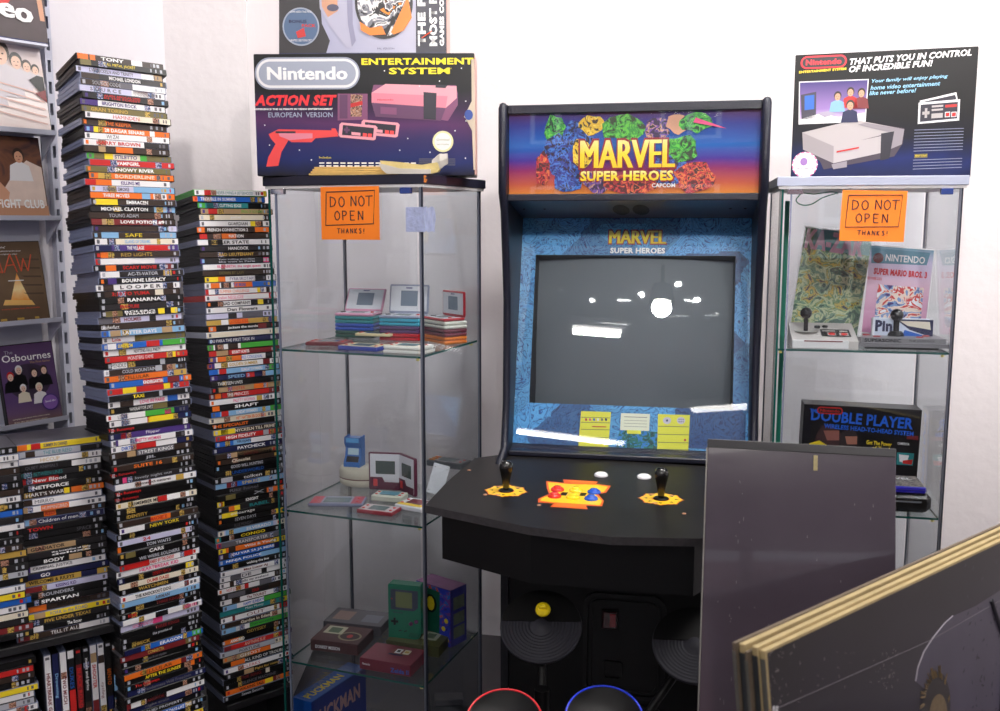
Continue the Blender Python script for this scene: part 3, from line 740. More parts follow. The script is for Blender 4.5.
# box on top
W3,H3=.21,.2
x3,z3=rloc(49,44,DEP); x3s,z3s=x3,z3
t=facecase(0,0,lz[0][1]+.001,W3,H3,.05,'face_out_box_set','thick dark box set with rounded white lettering at top left corner','box set',xr=x3,cat='box set',lean=0.06)
t.location.z=z3
mb=MB(); mb.box(-W3/2,W3/2,0,.06,-.0,H3,mat((84,88,130),.5,name='blue-grey card'),.001); mb.build('case',t)
mb=MB(); mb.flat([(-W3/2,.002),(W3/2,.002),(W3/2,H3-.002),(-W3/2,H3-.002)],-.0005,grad([(0,(88,80,82)),(.3,(96,84,88)),(1,(90,78,80))],'Z',0,.2,noise=.5,nscale=40,name='dark grey cover print'))
mb.flat([(W3/2-.014,.05),(W3/2-.003,.05),(W3/2-.012,H3),(W3/2-.028,H3)],-.0006,SKIN); head(mb,.05,.125,.034,SKIN,cm('b'),y=-.001)
mb.ell(-.0,.088,.024,.017,-.002,mat((214,60,60),.5,name='red roundel')); mb.build('printed_cover',t)
fat(t,'video',-.012,.07,.17,.045,cm('W'),.002,y=-.003,bold=.02,roty=.12,name='cover_title')
mb=MB(); mb.box(-W3/2-.1,W3/2,.0,.065,-.006,-.0005,METAL); mb.build('ledge_support',t)
# ================================================================= ARCADE CABINET
AYAW=.19; AS=.925; A0=Vector((.0107,2.534,1.519*(1-AS))); Aw=Vector((math.cos(AYAW),-math.sin(AYAW),0)); Ad=Vector((math.sin(AYAW),math.cos(AYAW),0))
arc=thing('arcade_cabinet','tall black upright arcade cabinet with colourful marquee and blue screen surround','arcade machine',A0,-AYAW)
arc.scale=(AS,)*3; ZF=-A0.z/AS
def aloc(p): q=(p-A0)/AS; return Vector((q.dot(Aw),q.dot(Ad),q.z))
def aP(px,py,z): return aloc(atZ(px,py,z*AS+A0.z))
def aV(px,py,v): return aloc(atP(px,py,A0+Ad*v*AS,Ad))
AB=mat((15,16,24),.4,spec=.35,var=.3,scale=60,name='black cabinet laminate'); AB2=mat((7,7,9),.4,spec=.3,name='black vinyl'); AE=mat((22,24,40),.35,spec=.4,bump=.3,bscale=300,name='dark blue textured moulding')
prof=[(-.03,1.826),(-.016,1.837),(.56,1.837),(.56,ZF),(.0,ZF),(.0,.70),(-.10,.72),(-.10,.842),(.0,.87),(.035,1.0),(.045,1.3),(-.0,1.55),(-.03,1.60)]
for x0,x1 in((-.010,.012),(.688,.710)):
    mb=MB(); mb.prism(prof,x0,x1,0,AB); 
    # rounded edge trim along the front
    xc=(x0+x1)/2; pts=[(xc,v-.001,z) for v,z in prof[6:]]+[(xc,-.031,1.826),(xc,-.020,1.832)]
    mb.tube([(xc,v,z) for _,v,z in pts],.0115,AE,n=8); mb.build('side_panel',arc)
mb=MB(); mb.box(.012,.688,-.012,.56,1.812,1.836,AE,.002); mb.box(.012,.688,-.012,.01,1.577,1.596,AE,.002); mb.build('marquee_frame',arc)
mb=MB(); mb.box(.012,.688,.55,.56,ZF,1.81,AB2); mb.build('back_panel',arc)
# marquee : printed translucent sheet
mq=MB(); x0,x1,z0,z1=.013,.687,1.596,1.812
f=lambda a,b:(x0+(x1-x0)*a,z0+(z1-z0)*b)
GRM=grad([(0,(224,136,44)),(.12,(200,90,60)),(.3,(140,28,100)),(.42,(60,36,150)),(.6,(14,100,186)),(.85,(14,50,150)),(1,(66,16,104))],'Z',z0,z1,.25,noise=.12,nscale=3,name='marquee sunset print')
mq.flat([(x0,z0),(x1,z0),(x1,z1),(x0,z1)],0,GRM)
def jag(seed,cx,cz,rx,rz,n=13,j=.35):
    r=random.Random(seed); return [f(cx+rx*math.cos(2*math.pi*i/n)*(1-j*r.random()),cz+rz*math.sin(2*math.pi*i/n)*(1-j*r.random())) for i in range(n)]
GRN=blobs([(0,(14,60,24)),(.42,(40,150,50)),(.52,(90,200,60)),(.62,(20,90,40))],45,name='green comic print'); BLU=blobs([(0,(16,20,60)),(.42,(30,60,150)),(.52,(60,120,210)),(.6,(18,20,40))],50,name='blue comic print')
REDM=blobs([(0,(80,16,24)),(.45,(190,40,50)),(.55,(230,120,60)),(.62,(60,20,30))],55,name='red comic print'); YEL=blobs([(0,(60,50,20)),(.42,(230,190,40)),(.56,(250,230,90)),(.64,(40,40,60))],55,name='yellow comic print'); PUR=blobs([(0,(40,24,70)),(.45,(110,70,160)),(.55,(210,160,130)),(.62,(30,30,50))],50,name='purple comic print')
k=1
for sd,cx,cz,rx,rz,m in((1,.19,.8,.055,.22,GRN),(2,.2,.5,.07,.3,BLU),(3,.28,.75,.08,.2,BLU),(4,.34,.85,.06,.15,YEL),(5,.47,.82,.11,.2,GRN),(6,.6,.8,.06,.18,PUR),(7,.68,.85,.05,.14,SKIN),(8,.75,.86,.07,.14,GRN),(9,.14,.3,.035,.26,REDM),(10,.25,.2,.09,.22,BLU),(11,.36,.16,.07,.18,PUR),(12,.5,.12,.12,.16,REDM),(13,.66,.3,.08,.28,BLU),(14,.75,.2,.09,.24,REDM),(15,.7,.55,.08,.2,GRN),(16,.3,.5,.05,.22,YEL)):
    mq.flat(jag(sd,cx,cz,rx,rz),-.0004*k,m); k+=1
mq.flat([f(.74,.86),f(.87,.78),f(.75,.92)],-.008,cm('P'))
mqo=mq.build('marquee_print',arc,loc=(0,.004,0))
RO=mat((150,26,40),.35,name='dark red outline ink'); YG=grad([(0,(252,206,30)),(.5,(250,226,60)),(1,(250,244,170))],'Z',-.4,.4,.35,name='yellow title ink')
tx=.36
fat(mqo,'MARVEL',*f(.484,.49),.254,.085,RO,.0055,y=-.0085,bold=0,name='title_outline'); fat(mqo,'MARVEL',*f(.484,.49),.250,.074,YG,.0028,y=-.0095,bold=0,name='title_lettering')
text(mqo,'SUPER HEROES',*f(.482,.22),.258,.034,RO,y=-.0085,bold=.06,name='title_outline'); text(mqo,'SUPER HEROES',*f(.482,.22),.25,.027,YG,y=-.0095,bold=.04,name='title_lettering')
text(mqo,'CAPCOM',*f(.63,.1),.062,.011,cm('W'),y=-.0085,name='maker_lettering')
mb=MB(); mb.box(x0,x1,-.0115,-.0085,z0,z1,glassmat((1,1,1),k=1.3,name='clear acrylic')); mb.build('marquee_cover',arc)
# speaker panel under the marquee
mb=MB(); mb.add([(.012,.0,1.577),(.688,.0,1.577),(.688,.245,1.532),(.012,.245,1.532)],[(0,1,2,3)],mat((22,26,50),.3,name='dark blue panel'))
for s in(-1,1):
    pts=[]
    for i in range(18):
        a=2*math.pi*i/18; u=.345+s*.028+.024*math.cos(a); q=.5+.3*math.sin(a); pts.append((u,.245*q-.001,1.577-.045*q-.0012))
    mb.add(pts,[tuple(range(18))],mat((5,5,7),.6,name='speaker hole'))
for x in(.04,.1,.62,.66): mb.lathe([(.004,0),(.004,-.002),(.001,-.003)],(x,.1,1.5575),mat((90,60,50),.4,.5,name='screw'),8)
mb.build('speaker_panel',arc)
# screen surround : printed board, tube and glass in a tilted frame of its own
Gb=Vector((0,.07,.866)); Gt=Vector((0,.25,1.532)); gl=(Gt-Gb).length; tl=math.atan2(.18,.666)
scr=bpy.data.objects.new('screen_surround',None)
BLP=None
def comic():
    m,N,L,b=nodes('blue comic panel print')
    tc=N.new('ShaderNodeTexCoord')
    n=N.new('ShaderNodeTexNoise'); n.inputs['Scale'].default_value=13; n.inputs['Detail'].default_value=4; n.inputs['Distortion'].default_value=2.6; L.new(tc.outputs['Object'],n.inputs['Vector'])
    a=N.new('ShaderNodeMath'); a.operation='MULTIPLY'; a.inputs[1].default_value=9; L.new(n.outputs['Fac'],a.inputs[0])
    fr=N.new('ShaderNodeMath'); fr.operation='FRACT'; L.new(a.outputs[0],fr.inputs[0])
    r=ramp(N,[(0,(14,56,124)),(.16,(24,84,160)),(.2,(70,156,220)),(.8,(104,186,238)),(1,(80,166,226))]); L.new(fr.outputs[0],r.inputs[0])
    v=N.new('ShaderNodeTexVoronoi'); v.inputs['Scale'].default_value=7; v.distance='CHEBYCHEV'; L.new(tc.outputs['Object'],v.inputs['Vector'])
    s=N.new('ShaderNodeSeparateColor'); L.new(v.outputs['Color'],s.inputs[0])
    r2=ramp(N,[(0,(90,110,150)),(.35,(255,255,255)),(1,(215,235,255))]); L.new(s.outputs[0],r2.inputs[0])
    mx=N.new('ShaderNodeMix'); mx.data_type='RGBA'; mx.blend_type='MULTIPLY'; mx.inputs[0].default_value=1; L.new(r.outputs[0],mx.inputs[6]); L.new(r2.outputs[0],mx.inputs[7])
    L.new(mx.outputs[2],b.inputs['Base Color']); b.inputs['Roughness'].default_value=.4
    return m
CMP=comic()
GW=.676; xa,xb=.012+GW*.065,.012+GW*.935; za,zb=gl*.185,gl*.835   # tube opening
mb=MB()
for a,b,c,d in((.012,.688,0,za),(.012,.688,zb,gl),(.012,xa,za,zb),(xb,.688,za,zb)): mb.add([(a,.003,c),(b,.003,c),(b,.003,d),(a,.003,d)],[(0,1,2,3)],CMP)
# inner reveal
mb.add([(xa,.003,za),(xb,.003,za),(xb,.09,za+.004),(xa,.09,za+.004)],[(0,1,2,3)],AB2); mb.add([(xa,.003,zb),(xb,.003,zb),(xb,.09,zb-.004),(xa,.09,zb-.004)],[(0,1,2,3)],AB2)
mb.add([(xa,.003,za),(xa,.003,zb),(xa+.004,.09,zb),(xa+.004,.09,za)],[(0,1,2,3)],AB2); mb.add([(xb,.003,za),(xb,.003,zb),(xb-.004,.09,zb),(xb-.004,.09,za)],[(0,1,2,3)],AB2)
YS=mat((236,232,60),.4,name='yellow card'); WS=mat((240,240,216),.4,name='white card'); GS=blobs([(0,(10,70,70)),(.45,(20,120,110)),(.55,(40,130,210))],60,name='teal comic print')
def gz(px,py):   # pixel -> board coordinates
    n=Vector((0,-math.cos(tl),math.sin(tl))); nW=Ad*n.y+Vector((0,0,n.z)); p=atP(px,py,A0+(Ad*.07+Vector((0,0,.866)))*AS,nW); q=aloc(p); v=q-Gb; return q.x, v.y*math.sin(tl)+v.z*math.cos(tl)
def gpoly(pts,y,m): mb.add([(gz(*p)[0],y,gz(*p)[1]) for p in pts],[tuple(range(len(pts)))],m)
gpoly([(620,430),(660,432),(655,459),(612,456)],.0022,GS)
gpoly([(581,411),(611,412),(608,450),(578,449)],.0018,YS); gpoly([(658,414),(690,415),(688,455),(657,453)],.0018,YS); gpoly([(621,413),(650,414),(649,431),(620,430)],.0017,WS); gpoly([(627,430),(641,430.5),(641,434),(627,433.6)],.0016,YS)
INK=mat((60,60,90),.5,name='ink'); 
for y in(417,422,429,437): gpoly([(581,y),(610,y+.6),(610,y+1.1),(581,y+.5)],.0014,INK)
for y in(426,434,442,449): gpoly([(658,y),(689,y+.6),(689,y+1.1),(658,y+.5)],.0014,INK)
for i,c in enumerate('rPBwxn'): gpoly([(585+i*4,418.3),(587+i*4,418.4),(587+i*4,420.8),(585+i*4,420.7)],.0013,cm(c))
gpoly([(592,426),(606,426.4),(606,427.4),(592,427)],.0013,cm('r'))
for cx in(667,681): gpoly([(cx+4.2*math.cos(a*.524),420.5+3.6*math.sin(a*.524)) for a in range(12)],.0013,mat((206,200,220),.4,name='pale lilac ink'))
gpoly([(666,419.5),(668,419.5),(668,421.5),(666,421.5)],.0012,INK)
for dx in(-2,0,2):
    for dy in(-1.2,1.2): gpoly([(680.6+dx,420+dy),(681.6+dx,420+dy),(681.6+dx,421+dy),(680.6+dx,421+dy)],.0012,INK)
gpoly([(684,439),(686,439),(686,441),(684,441)],.0012,cm('r'))
for y in(416.5,420,423,426): gpoly([(624,y),(647,y+.7),(647,y+1.2),(624,y+.5)],.0014,mat((170,170,160),.5,name='grey print') if y>417 else INK)
bz=mb.build('screen_surround',arc,loc=(0,.07,.866),rot=(-tl,0,0))
for (a,b),(c,d),w,h in (((637.5,237),(0,0),.17,.042),):
    u,v=gz(a,b); fat(bz,'MARVEL',u,v,w*.98,h*1.12,RO,.004,y=.0022,bold=0,name='title_outline'); fat(bz,'MARVEL',u,v,w*.97,h*.94,YG,.002,y=.0014,bold=0,name='title_lettering')
u,v=gz(637.5,250.5); text(bz,'SUPER HEROES',u,v,.165,.018,mat((20,40,100),.4,name='navy ink'),y=.0022,bold=.08,name='title_outline'); text(bz,'SUPER HEROES',u,v,.162,.0175,cm('W'),y=.0014,bold=.05,name='title_lettering')
# curved tube
mb=MB(); n=16; vs=[];w2=(xb-xa)/2;h2=(zb-za)/2; cx=(xa+xb)/2; cz=(za+zb)/2
for i in range(n+1):
    for j in range(n+1):
        a=-1+2*i/n; b=-1+2*j/n; vs.append((cx+a*w2,.034+((a*w2)**2+(b*h2)**2)/(2*1.3)-b*h2*.10,cz+b*h2))
fs=[(i*(n+1)+j,(i+1)*(n+1)+j,(i+1)*(n+1)+j+1,i*(n+1)+j+1) for i in range(n) for j in range(n)]
mb.add(vs,fs,mat((116,122,130),.5,spec=.4,coat=.8,name='grey tube with painted glare'),True); mb.build('picture_tube',arc,loc=(0,.07,.866),rot=(-tl,0,0))  # light grey base imitates ceiling glare reflected on the tube
mb=MB(); mb.box(.013,.687,-.006,-.001,0,gl,glassmat((.95,.97,.98),k=1.2,name='reflective screen glass',extra=.015)); mb.build('screen_glass',arc,loc=(0,.07,.866),rot=(-tl,0,0))
# lower bezel moulding
mb=MB(); mb.prism([(.02,.852),(.04,.850),(.10,.862),(.075,.872),(.062,.868)],.012,.688,0,AE); mb.box(.012,.688,.0,.04,.851,.866,AE,.003); mb.build('bezel_moulding',arc)
# control panel
ZP=.85
pp=[aP(475,458,ZP),aP(448,481,ZP),aP(425,505.5,ZP),aP(528,527,ZP),aP(612,537,ZP),aP(695,538.5,ZP)]
poly=[(p.x,p.y) for p in pp]
print('PANEL',[(round(a,3),round(b,3)) for a,b in poly])
xr=.70+.10; yf=poly[-1][1]
poly=[poly[0],poly[1],poly[2],poly[3],poly[4],(poly[5][0],yf),(poly[5][0]+.04,yf+.01),(.80,-.20),(.80,-.13),(.702,-.02),(.0,.02)]
mb=MB(); PT=mat((17,14,14),.4,spec=.22,var=.55,scale=14,bump=.25,bscale=420,name='worn black panel vinyl'); PE=mat((52,49,52),.5,var=.5,scale=90,name='scuffed edge')
mb.prism(poly,ZP-.018,ZP,2,PE,PT); mb.build('control_panel',arc)
q=[aP(436,516,.83),aP(532,536,.83)]
inn=[(poly[1][0]+.03,poly[1][1]-.0),(poly[2][0]+.03,poly[2][1]+.045),(poly[3][0],poly[3][1]+.04),(poly[5][0],yf+.04),(.77,-.18),(.77,-.13),(.69,-.01),(poly[0][0]+.04,-.01)]
mb=MB(); mb.prism(inn,.705,ZP-.0185,2,AB2); mb.build('control_box',arc)
# joysticks, buttons, decals
YD=mat((246,200,36),.35,name='yellow decal'); OD=mat((226,90,30),.35,name='orange decal outline'); BK=mat((12,12,14),.25,coat=.6,name='glossy black ball top'); TW=mat((190,140,110),.6,name='bare worn patch')
def starring(cx,cy,r,mo,mi):
    o=MB(); n=48
    def ring(r0,r1,z,m,w0=0):
        vs=[];fs=[]
        for i in range(n):
            a=2*math.pi*i/n; k=r1*(1+w0*(1 if (i%6) in(0,) else 0) -w0*.6*(1 if i%6 in(3,) else 0))
            vs+= [(cx+r0*math.cos(a),cy+r0*math.sin(a),z),(cx+k*math.cos(a),cy+k*math.sin(a),z)]
        for i in range(n): j=(i+1)%n; fs.append((2*i,2*i+1,2*j+1,2*j))
        o.add(vs,fs,m)
    ring(.018,r*1.05,ZP+.0003,mo,.12); ring(.021,r,ZP+.0006,mi,.12)
    for i in range(8):
        a=2*math.pi*i/8; x,y=cx+.78*r*math.cos(a),cy+.78*r*math.sin(a); s=.0065
        o.add([(x+s*math.cos(a),y+s*math.sin(a),ZP+.0009),(x+s*math.cos(a+2.3),y+s*math.sin(a+2.3),ZP+.0009),(x+s*math.cos(a-2.3),y+s*math.sin(a-2.3),ZP+.0009)],[(0,1,2)],AB2)
    for a in(.9,2.2,4.4): x,y=cx+.85*r*math.cos(a),cy+.85*r*math.sin(a); o.add([(x+.007*math.cos(b*1.05)*(1+.3*(b%2)),y+.005*math.sin(b*1.05),ZP+.0011) for b in range(6)],[tuple(range(6))],TW)
    return o
for px,py in((506,491),(661,499)):
    p=aP(px,py,ZP); starring(p.x,p.y,.048,OD,YD).build('ring_decal',arc)
    mb=MB(); mb.lathe([(.019,.0),(.019,.002),(.016,.004),(.006,.005)],(p.x,p.y,ZP+.0006),AB2,24)
    j=mb.build('joystick',arc)
    mb=MB(); mb.lathe([(.0075,.004),(.0085,.015),(.011,.03),(.0155,.05),(.0175,.06),(.0165,.068),(.011,.0755),(.003,.078)],(p.x,p.y,ZP+.001),BK,24); mb.build('bat_handle',j)
def mapP(*pts): return [(*aP(x,y,ZP).xy,) for x,y in pts]
def top(mb,pts,z,m): mb.add([(x,y,ZP+z) for x,y in mapP(*pts)],[tuple(range(len(pts)))],m)
mb=MB()
top(mb,[(546,481),(564,483),(563,479.5),(598,481.5),(596,484),(611,486),(606,493),(598,494),(604,501),(602,506.5),(586,506),(588,509.5),(550,507),(554,503.5),(538,502.5),(538,499),(549,494),(547,489)],.0004,OD)
top(mb,[(548,482.5),(566,484),(596,485),(608,487),(604,492),(595,494),(602,501),(600,505.5),(584,504.5),(552,502.5),(540,501),(541,499),(551,494.5),(549,489)],.0007,YD)
top(mb,[(567,480.7),(596,482.4),(592,484.3),(570,483)],.0009,mat((240,120,40),.4,name='orange banner')); top(mb,[(556,503.4),(586,505.2),(586,508.3),(553,506.6)],.0009,mat((240,120,40),.4,name='orange banner'))
top(mb,[(562,492.5),(568,492.8),(566,496),(560,495.6)],.0009,AB2); top(mb,[(581,493),(587,493.3),(585,496.5),(579,496)],.0009,AB2)
mb.build('button_decal',arc)
def button(px,py,col,nm,r=.0135):
    p=aP(px,py,ZP); m=mat(col,.22,coat=.5,name='glossy button'); mb=MB()
    mb.lathe([(r*1.25,.0),(r*1.25,.003),(r*1.1,.0055),(r*.92,.0065),(r*.9,.0045),(r*.78,.0045),(r*.78,.009),(r*.6,.0108),(r*.2,.0112)],(p.x,p.y,ZP+.0008),m,26)
    o=mb.build('push_button',arc); o['label']=nm+' push button'
for px,py,c,nm in((557.5,490.5,(226,50,36),'red'),(554.5,497,(226,50,36),'red'),(576,491.5,(250,214,30),'yellow'),(573,498,(250,214,30),'yellow'),(594,493,(36,90,206),'blue'),(591,499.5,(36,90,206),'blue')): button(px,py,c,nm)
for px,py in((601,476),(644,478)): 
    p=aP(px,py,ZP); mb=MB(); mb.lathe([(.018,.0),(.019,.003),(.016,.007),(.010,.010),(.003,.011)],(p.x,p.y,ZP+.0004),mat((240,240,244),.25,coat=.5,name='white button')); o=mb.build('push_button',arc); o['label']='white start button'
mb=MB()
for px,py in((485,495),(539,505.5),(684,514),(469,470.5)):
    p=aP(px,py,ZP); mb.lathe([(.005,0),(.0055,.001),(.003,.0022)],(p.x,p.y,ZP+.0003),mat((200,150,120),.5,.3,name='worn bolt head'),10)
mb.build('bolt_heads',arc)
# body front and coin door
mb=MB(); mb.box(.012,.688,.015,.03,ZF+.02,.85,AB2); mb.build('body_front',arc)
c0=aV(588,595,.015); c1=aV(660,697,.015); 
mb=MB(); a,b,c,d=c0.x,c1.x,c1.z,c0.z; print('COIN',a,b,c,d)
def rr(a,b,c,d,r,n=5):
    P=[]
    for (x,z,s) in((b-r,d-r,0),(a+r,d-r,1),(a+r,c+r,2),(b-r,c+r,3)):
        for i in range(n+1): t=(s+i/n)*math.pi/2; P.append((x+r*math.cos(t),z+r*math.sin(t)))
    return P
DM=mat((14,14,17),.4,.2,name='black steel door')
def ringpoly(mb,o,i,y0,y1,m):
    n=len(o); vs=[(p[0],y0,p[1]) for p in o]+[(p[0],y0,p[1]) for p in i]+[(p[0],y1,p[1]) for p in o]+[(p[0],y1,p[1]) for p in i]
    fs=[]
    for k in range(n):
        j=(k+1)%n; fs+=[(k,j,n+j,n+k),(k,2*n+k,2*n+j,j),(n+k,n+j,3*n+j,3*n+k)]
    mb.add(vs,fs,m)
ringpoly(mb,rr(a-.012,b+.012,c-.012,d+.012,.04),rr(a,b,c,d,.03),.005,.015,DM)
mb.flat(rr(a+.004,b-.004,c+.004,d-.004,.028),.011,DM); ringpoly(mb,rr(a+.008,b-.008,c+.008,d-.008,.026),rr(a+.014,b-.014,c+.014,d-.014,.022),.006,.011,DM)
s0=aV(603,610,.01); s1=aV(617,628,.01)
mb.box(s0.x-.004,s1.x+.004,.004,.011,s1.z-.004,s0.z+.004,DM,.002); 
r0=aV(603,660,.01); r1=aV(622,680,.01); ringpoly(mb,rr(r0.x,r1.x,r1.z,r0.z,.01),rr(r0.x+.006,r1.x-.006,r1.z+.006,r0.z-.006,.006),.004,.011,DM)
cdr=mb.build('coin_door',arc)
mb=MB(); mb.box(s0.x,s1.x,-.002,.004,s1.z,s0.z,mat((70,12,22),.15,coat=1,name='dark red reject button'),.003); mb.box((s0.x+s1.x)/2+.0,s1.x-.004,-.003,-.002,s1.z+.006,s0.z-.006,mat((150,20,30),.1,coat=1,name='red translucent plastic'),.0005); o=mb.build('coin_button',cdr); 
# second (lower) door below
mb=MB(); ringpoly(mb,rr(a-.012,b+.012,c-.30,c-.03,.04),rr(a,b,c-.288,c-.042,.03),.005,.015,DM); mb.flat(rr(a,b,c-.288,c-.042,.03),.011,DM); mb.build('cash_door',arc)
# ================================================================= GLASS DISPLAY CABINETS
PG=glassmat((.955,.975,.988),k=1.15,name='cabinet glass',extra=.008); PGS=glassmat((.93,.97,.96),k=1.0,name='shelf glass')
GE=mat((24,84,78),.15,name='green glass edge')
def cabinet(O,yaw,topm,label,shelves,cornerworn=False):
    t=thing('glass_display_cabinet',label,'display cabinet',(O[0],O[1],0),-yaw)
    W_,D_=.43,.37
    mb=MB(); mb.box(0,W_,0,D_,1.605,1.627,topm,.0012); 
    if cornerworn:
        for i in range(4): mb.prism([(W_-.0,1.608+.004*i),(W_+.0006,1.608+.004*i),(W_+.0006,1.611+.004*i),(W_,1.611+.004*i)],.0,.012-.002*i+.006*(i%2),1,mat((206,120,40),.7,name='bare chipboard'))
    mb.build('top_board',t)
    mb=MB(); mb.box(.004,W_-.004,.004,D_-.004,1.598,1.605,mat((206,204,206),.5,name='pale underside')); mb.build('top_underside',t)
    mb=MB(); mb.box(0,W_,0,D_,.02,.10,topm,.0015); mb.box(.02,W_-.02,.02,D_-.02,0,.02,topm); mb.build('base_board',t)
    for x,y in((W_-.014,.012),(.014,D_-.014),(W_-.014,D_-.014)):
        mb=MB(); mb.box(x-.004,x+.001,y-.003,y+.003,.10,1.598,ALU,.001); mb.box(x+.0018,x+.0046,y-.002,y+.003,.10,1.598,mat((56,62,78),.3,.6,name='dark anodised strip')); mb.build('corner_post',t)
    def pane(a,b,c,d,nm,edge=None):
        mb=MB(); mb.box(a,b,c,d,.102,1.597,PG); 
        o=mb.build(nm,t); return o
    pane(.012,.016,.008,D_-.02,'side_glass'); pane(W_-.016,W_-.012,.018,D_-.02,'side_glass'); pane(.02,W_-.022,D_-.013,D_-.009,'back_glass')
    door=pane(.034,W_-.022,.003,.007,'glass_door')
    mb=MB(); mb.box(.0115,.0165,.005,.008,.102,1.597,GE); mb.build('glass_edge',t)
    mb=MB(); mb.box(.032,.036,.002,.0075,.102,1.59,mat((176,186,214),.2,.6,name='polished door edge')); mb.build('edge_strip',door)
    mb=MB(); mb.box(.024,.060,-.003,.010,1.585,1.598,CHROME,.001); mb.build('hinge',door)
    mb=MB(); mb.box(.024,.060,-.003,.010,.102,.115,CHROME,.001); mb.build('hinge',door)
    mb=MB(); mb.box(W_-.060,W_-.034,-.003,.012,1.583,1.597,mat((60,80,150),.25,.5,name='blue steel lock'),.001); mb.build('lock',door)
    for z in shelves:
        mb=MB(); mb.box(.019,W_-.019,.012,D_-.018,z-.005,z,PGS); s=mb.build('glass_shelf',t)
        mb=MB(); e=.0006
        mb.box(.019,W_-.019,.0112,.012,z-.005,z,GE); mb.box(W_-.019,W_-.0182,.0125,D_-.018,z-.005,z,GE); mb.box(.0182,.019,.0125,D_-.018,z-.005,z,GE); mb.build('polished_edge',s)
        mb=MB()
        for x,y in((.024,.02),(W_-.03,.02),(W_-.026,D_-.04),(.024,D_-.04)): mb.lathe([(.004,0),(.0045,.002),(.003,.006)],(x,y,z-.0118),mat((220,206,120),.3,.3,name='shelf peg'),10)
        mb.build('shelf_pegs',s)
    return t
OL=(-.1714-.43*math.cos(.3713),2.2143+.43*math.sin(.3713)); YL=.3713
OR_=(.667,2.3677); YR=.20
S1,S2,S3=1.2097,.8012,.3989
TOPB=mat((24,24,44),.35,var=.15,name='black-blue laminate'); TOPS=mat((176,182,204),.35,var=.06,name='silver laminate')
cabL=cabinet(OL,YL,TOPB,'narrow glass display cabinet with black top, holding handheld games',(S1,S2,S3),True)
cabR=cabinet(OR_,YR,TOPS,'narrow glass display cabinet with silver top, holding joysticks and comics',(S1,S2,S3))
def seat(px,py,z): p=atZ(px,py,z); return p
def wmb(mb,name,t,**k): return mb.build(name,t,**k)
# orange signs
ORG=mat((255,134,26),.6,name='orange card'); PEN=mat((50,14,44),.5,name='dark marker ink')
def sign(O,yaw,corners,label):
    n=Vector((-math.sin(yaw),-math.cos(yaw),0)); base=Vector((O[0],O[1],0))+n*.0006
    P=[atP(x,y,base,n) for x,y in corners]
    tl=P[0]; w=(P[1]-P[0]).length; h=(P[0]-P[3]).length
    ang=math.asin((P[1].z-P[0].z)/w)
    t=thing('paper_sign',label,'sign',P[0]+(P[3]-P[0])*1.0,0,rot=Euler((0,-ang,-yaw),'XYZ'),group=None)
    mb=MB(); mb.box(0,w,-.0012,-.0002,0,h,ORG); mb.build('card',t)
    mb=MB(); y=-.0016; r=.0013
    a=[(w*.10,h*.9),(w*.93,h*.92),(w*.90,h*.30),(w*.08,h*.27),(w*.10,h*.88)]
    mb.tube([(p[0],y,p[1]) for p in a],r,PEN,n=5)
    hh=h*.19; handwrite(mb,'DO',w*.17,h*.62,hh,w*.145,r,PEN,y); handwrite(mb,'NOT',w*.525,h*.63,hh,w*.13,r,PEN,y); handwrite(mb,'OPEN',w*.24,h*.37,hh*.9,w*.135,r,PEN,y)
    handwrite(mb,'THANKS!',w*.28,h*.12,h*.09,w*.075,r*.75,PEN,y); mb.build('marker_writing',t); return t
sign(OL,YL,((322,187),(380.5,186),(380.5,239),(322,239.5)),'orange paper sign saying do not open, on the black-topped cabinet')
sign(OR_,YR,((841,190),(906,191),(904,243),(839,240.5)),'orange paper sign saying do not open, on the silver-topped cabinet')
# tape on the left cabinet corner
t=thing('adhesive_tape','crumpled silver tape wrapped round the front post of left cabinet','tape',(0,0,0)); t.location=cabL.location; t.rotation_euler=cabL.rotation_euler
mb=MB(); TP=mat((176,186,222),.3,.3,var=.3,scale=60,bump=.6,bscale=120,name='wrinkled silver tape')
mb.box(.384,.43,-.001,.0012,1.497,1.553,TP,.0005); 
vs=[];
for i in range(7):
    for j in range(6):
        u=i/6;v=j/5; vs.append((.4305+.0012*math.sin(u*9+v*7),-.001+.062*u*(1-.12*abs(v-.5)*2),1.497+.056*v+.002*math.sin(u*11)))
mb.add(vs,[(i*6+j,i*6+j+1,(i+1)*6+j+1,(i+1)*6+j) for i in range(6) for j in range(5)],TP); mb.build('tape_strip',t)
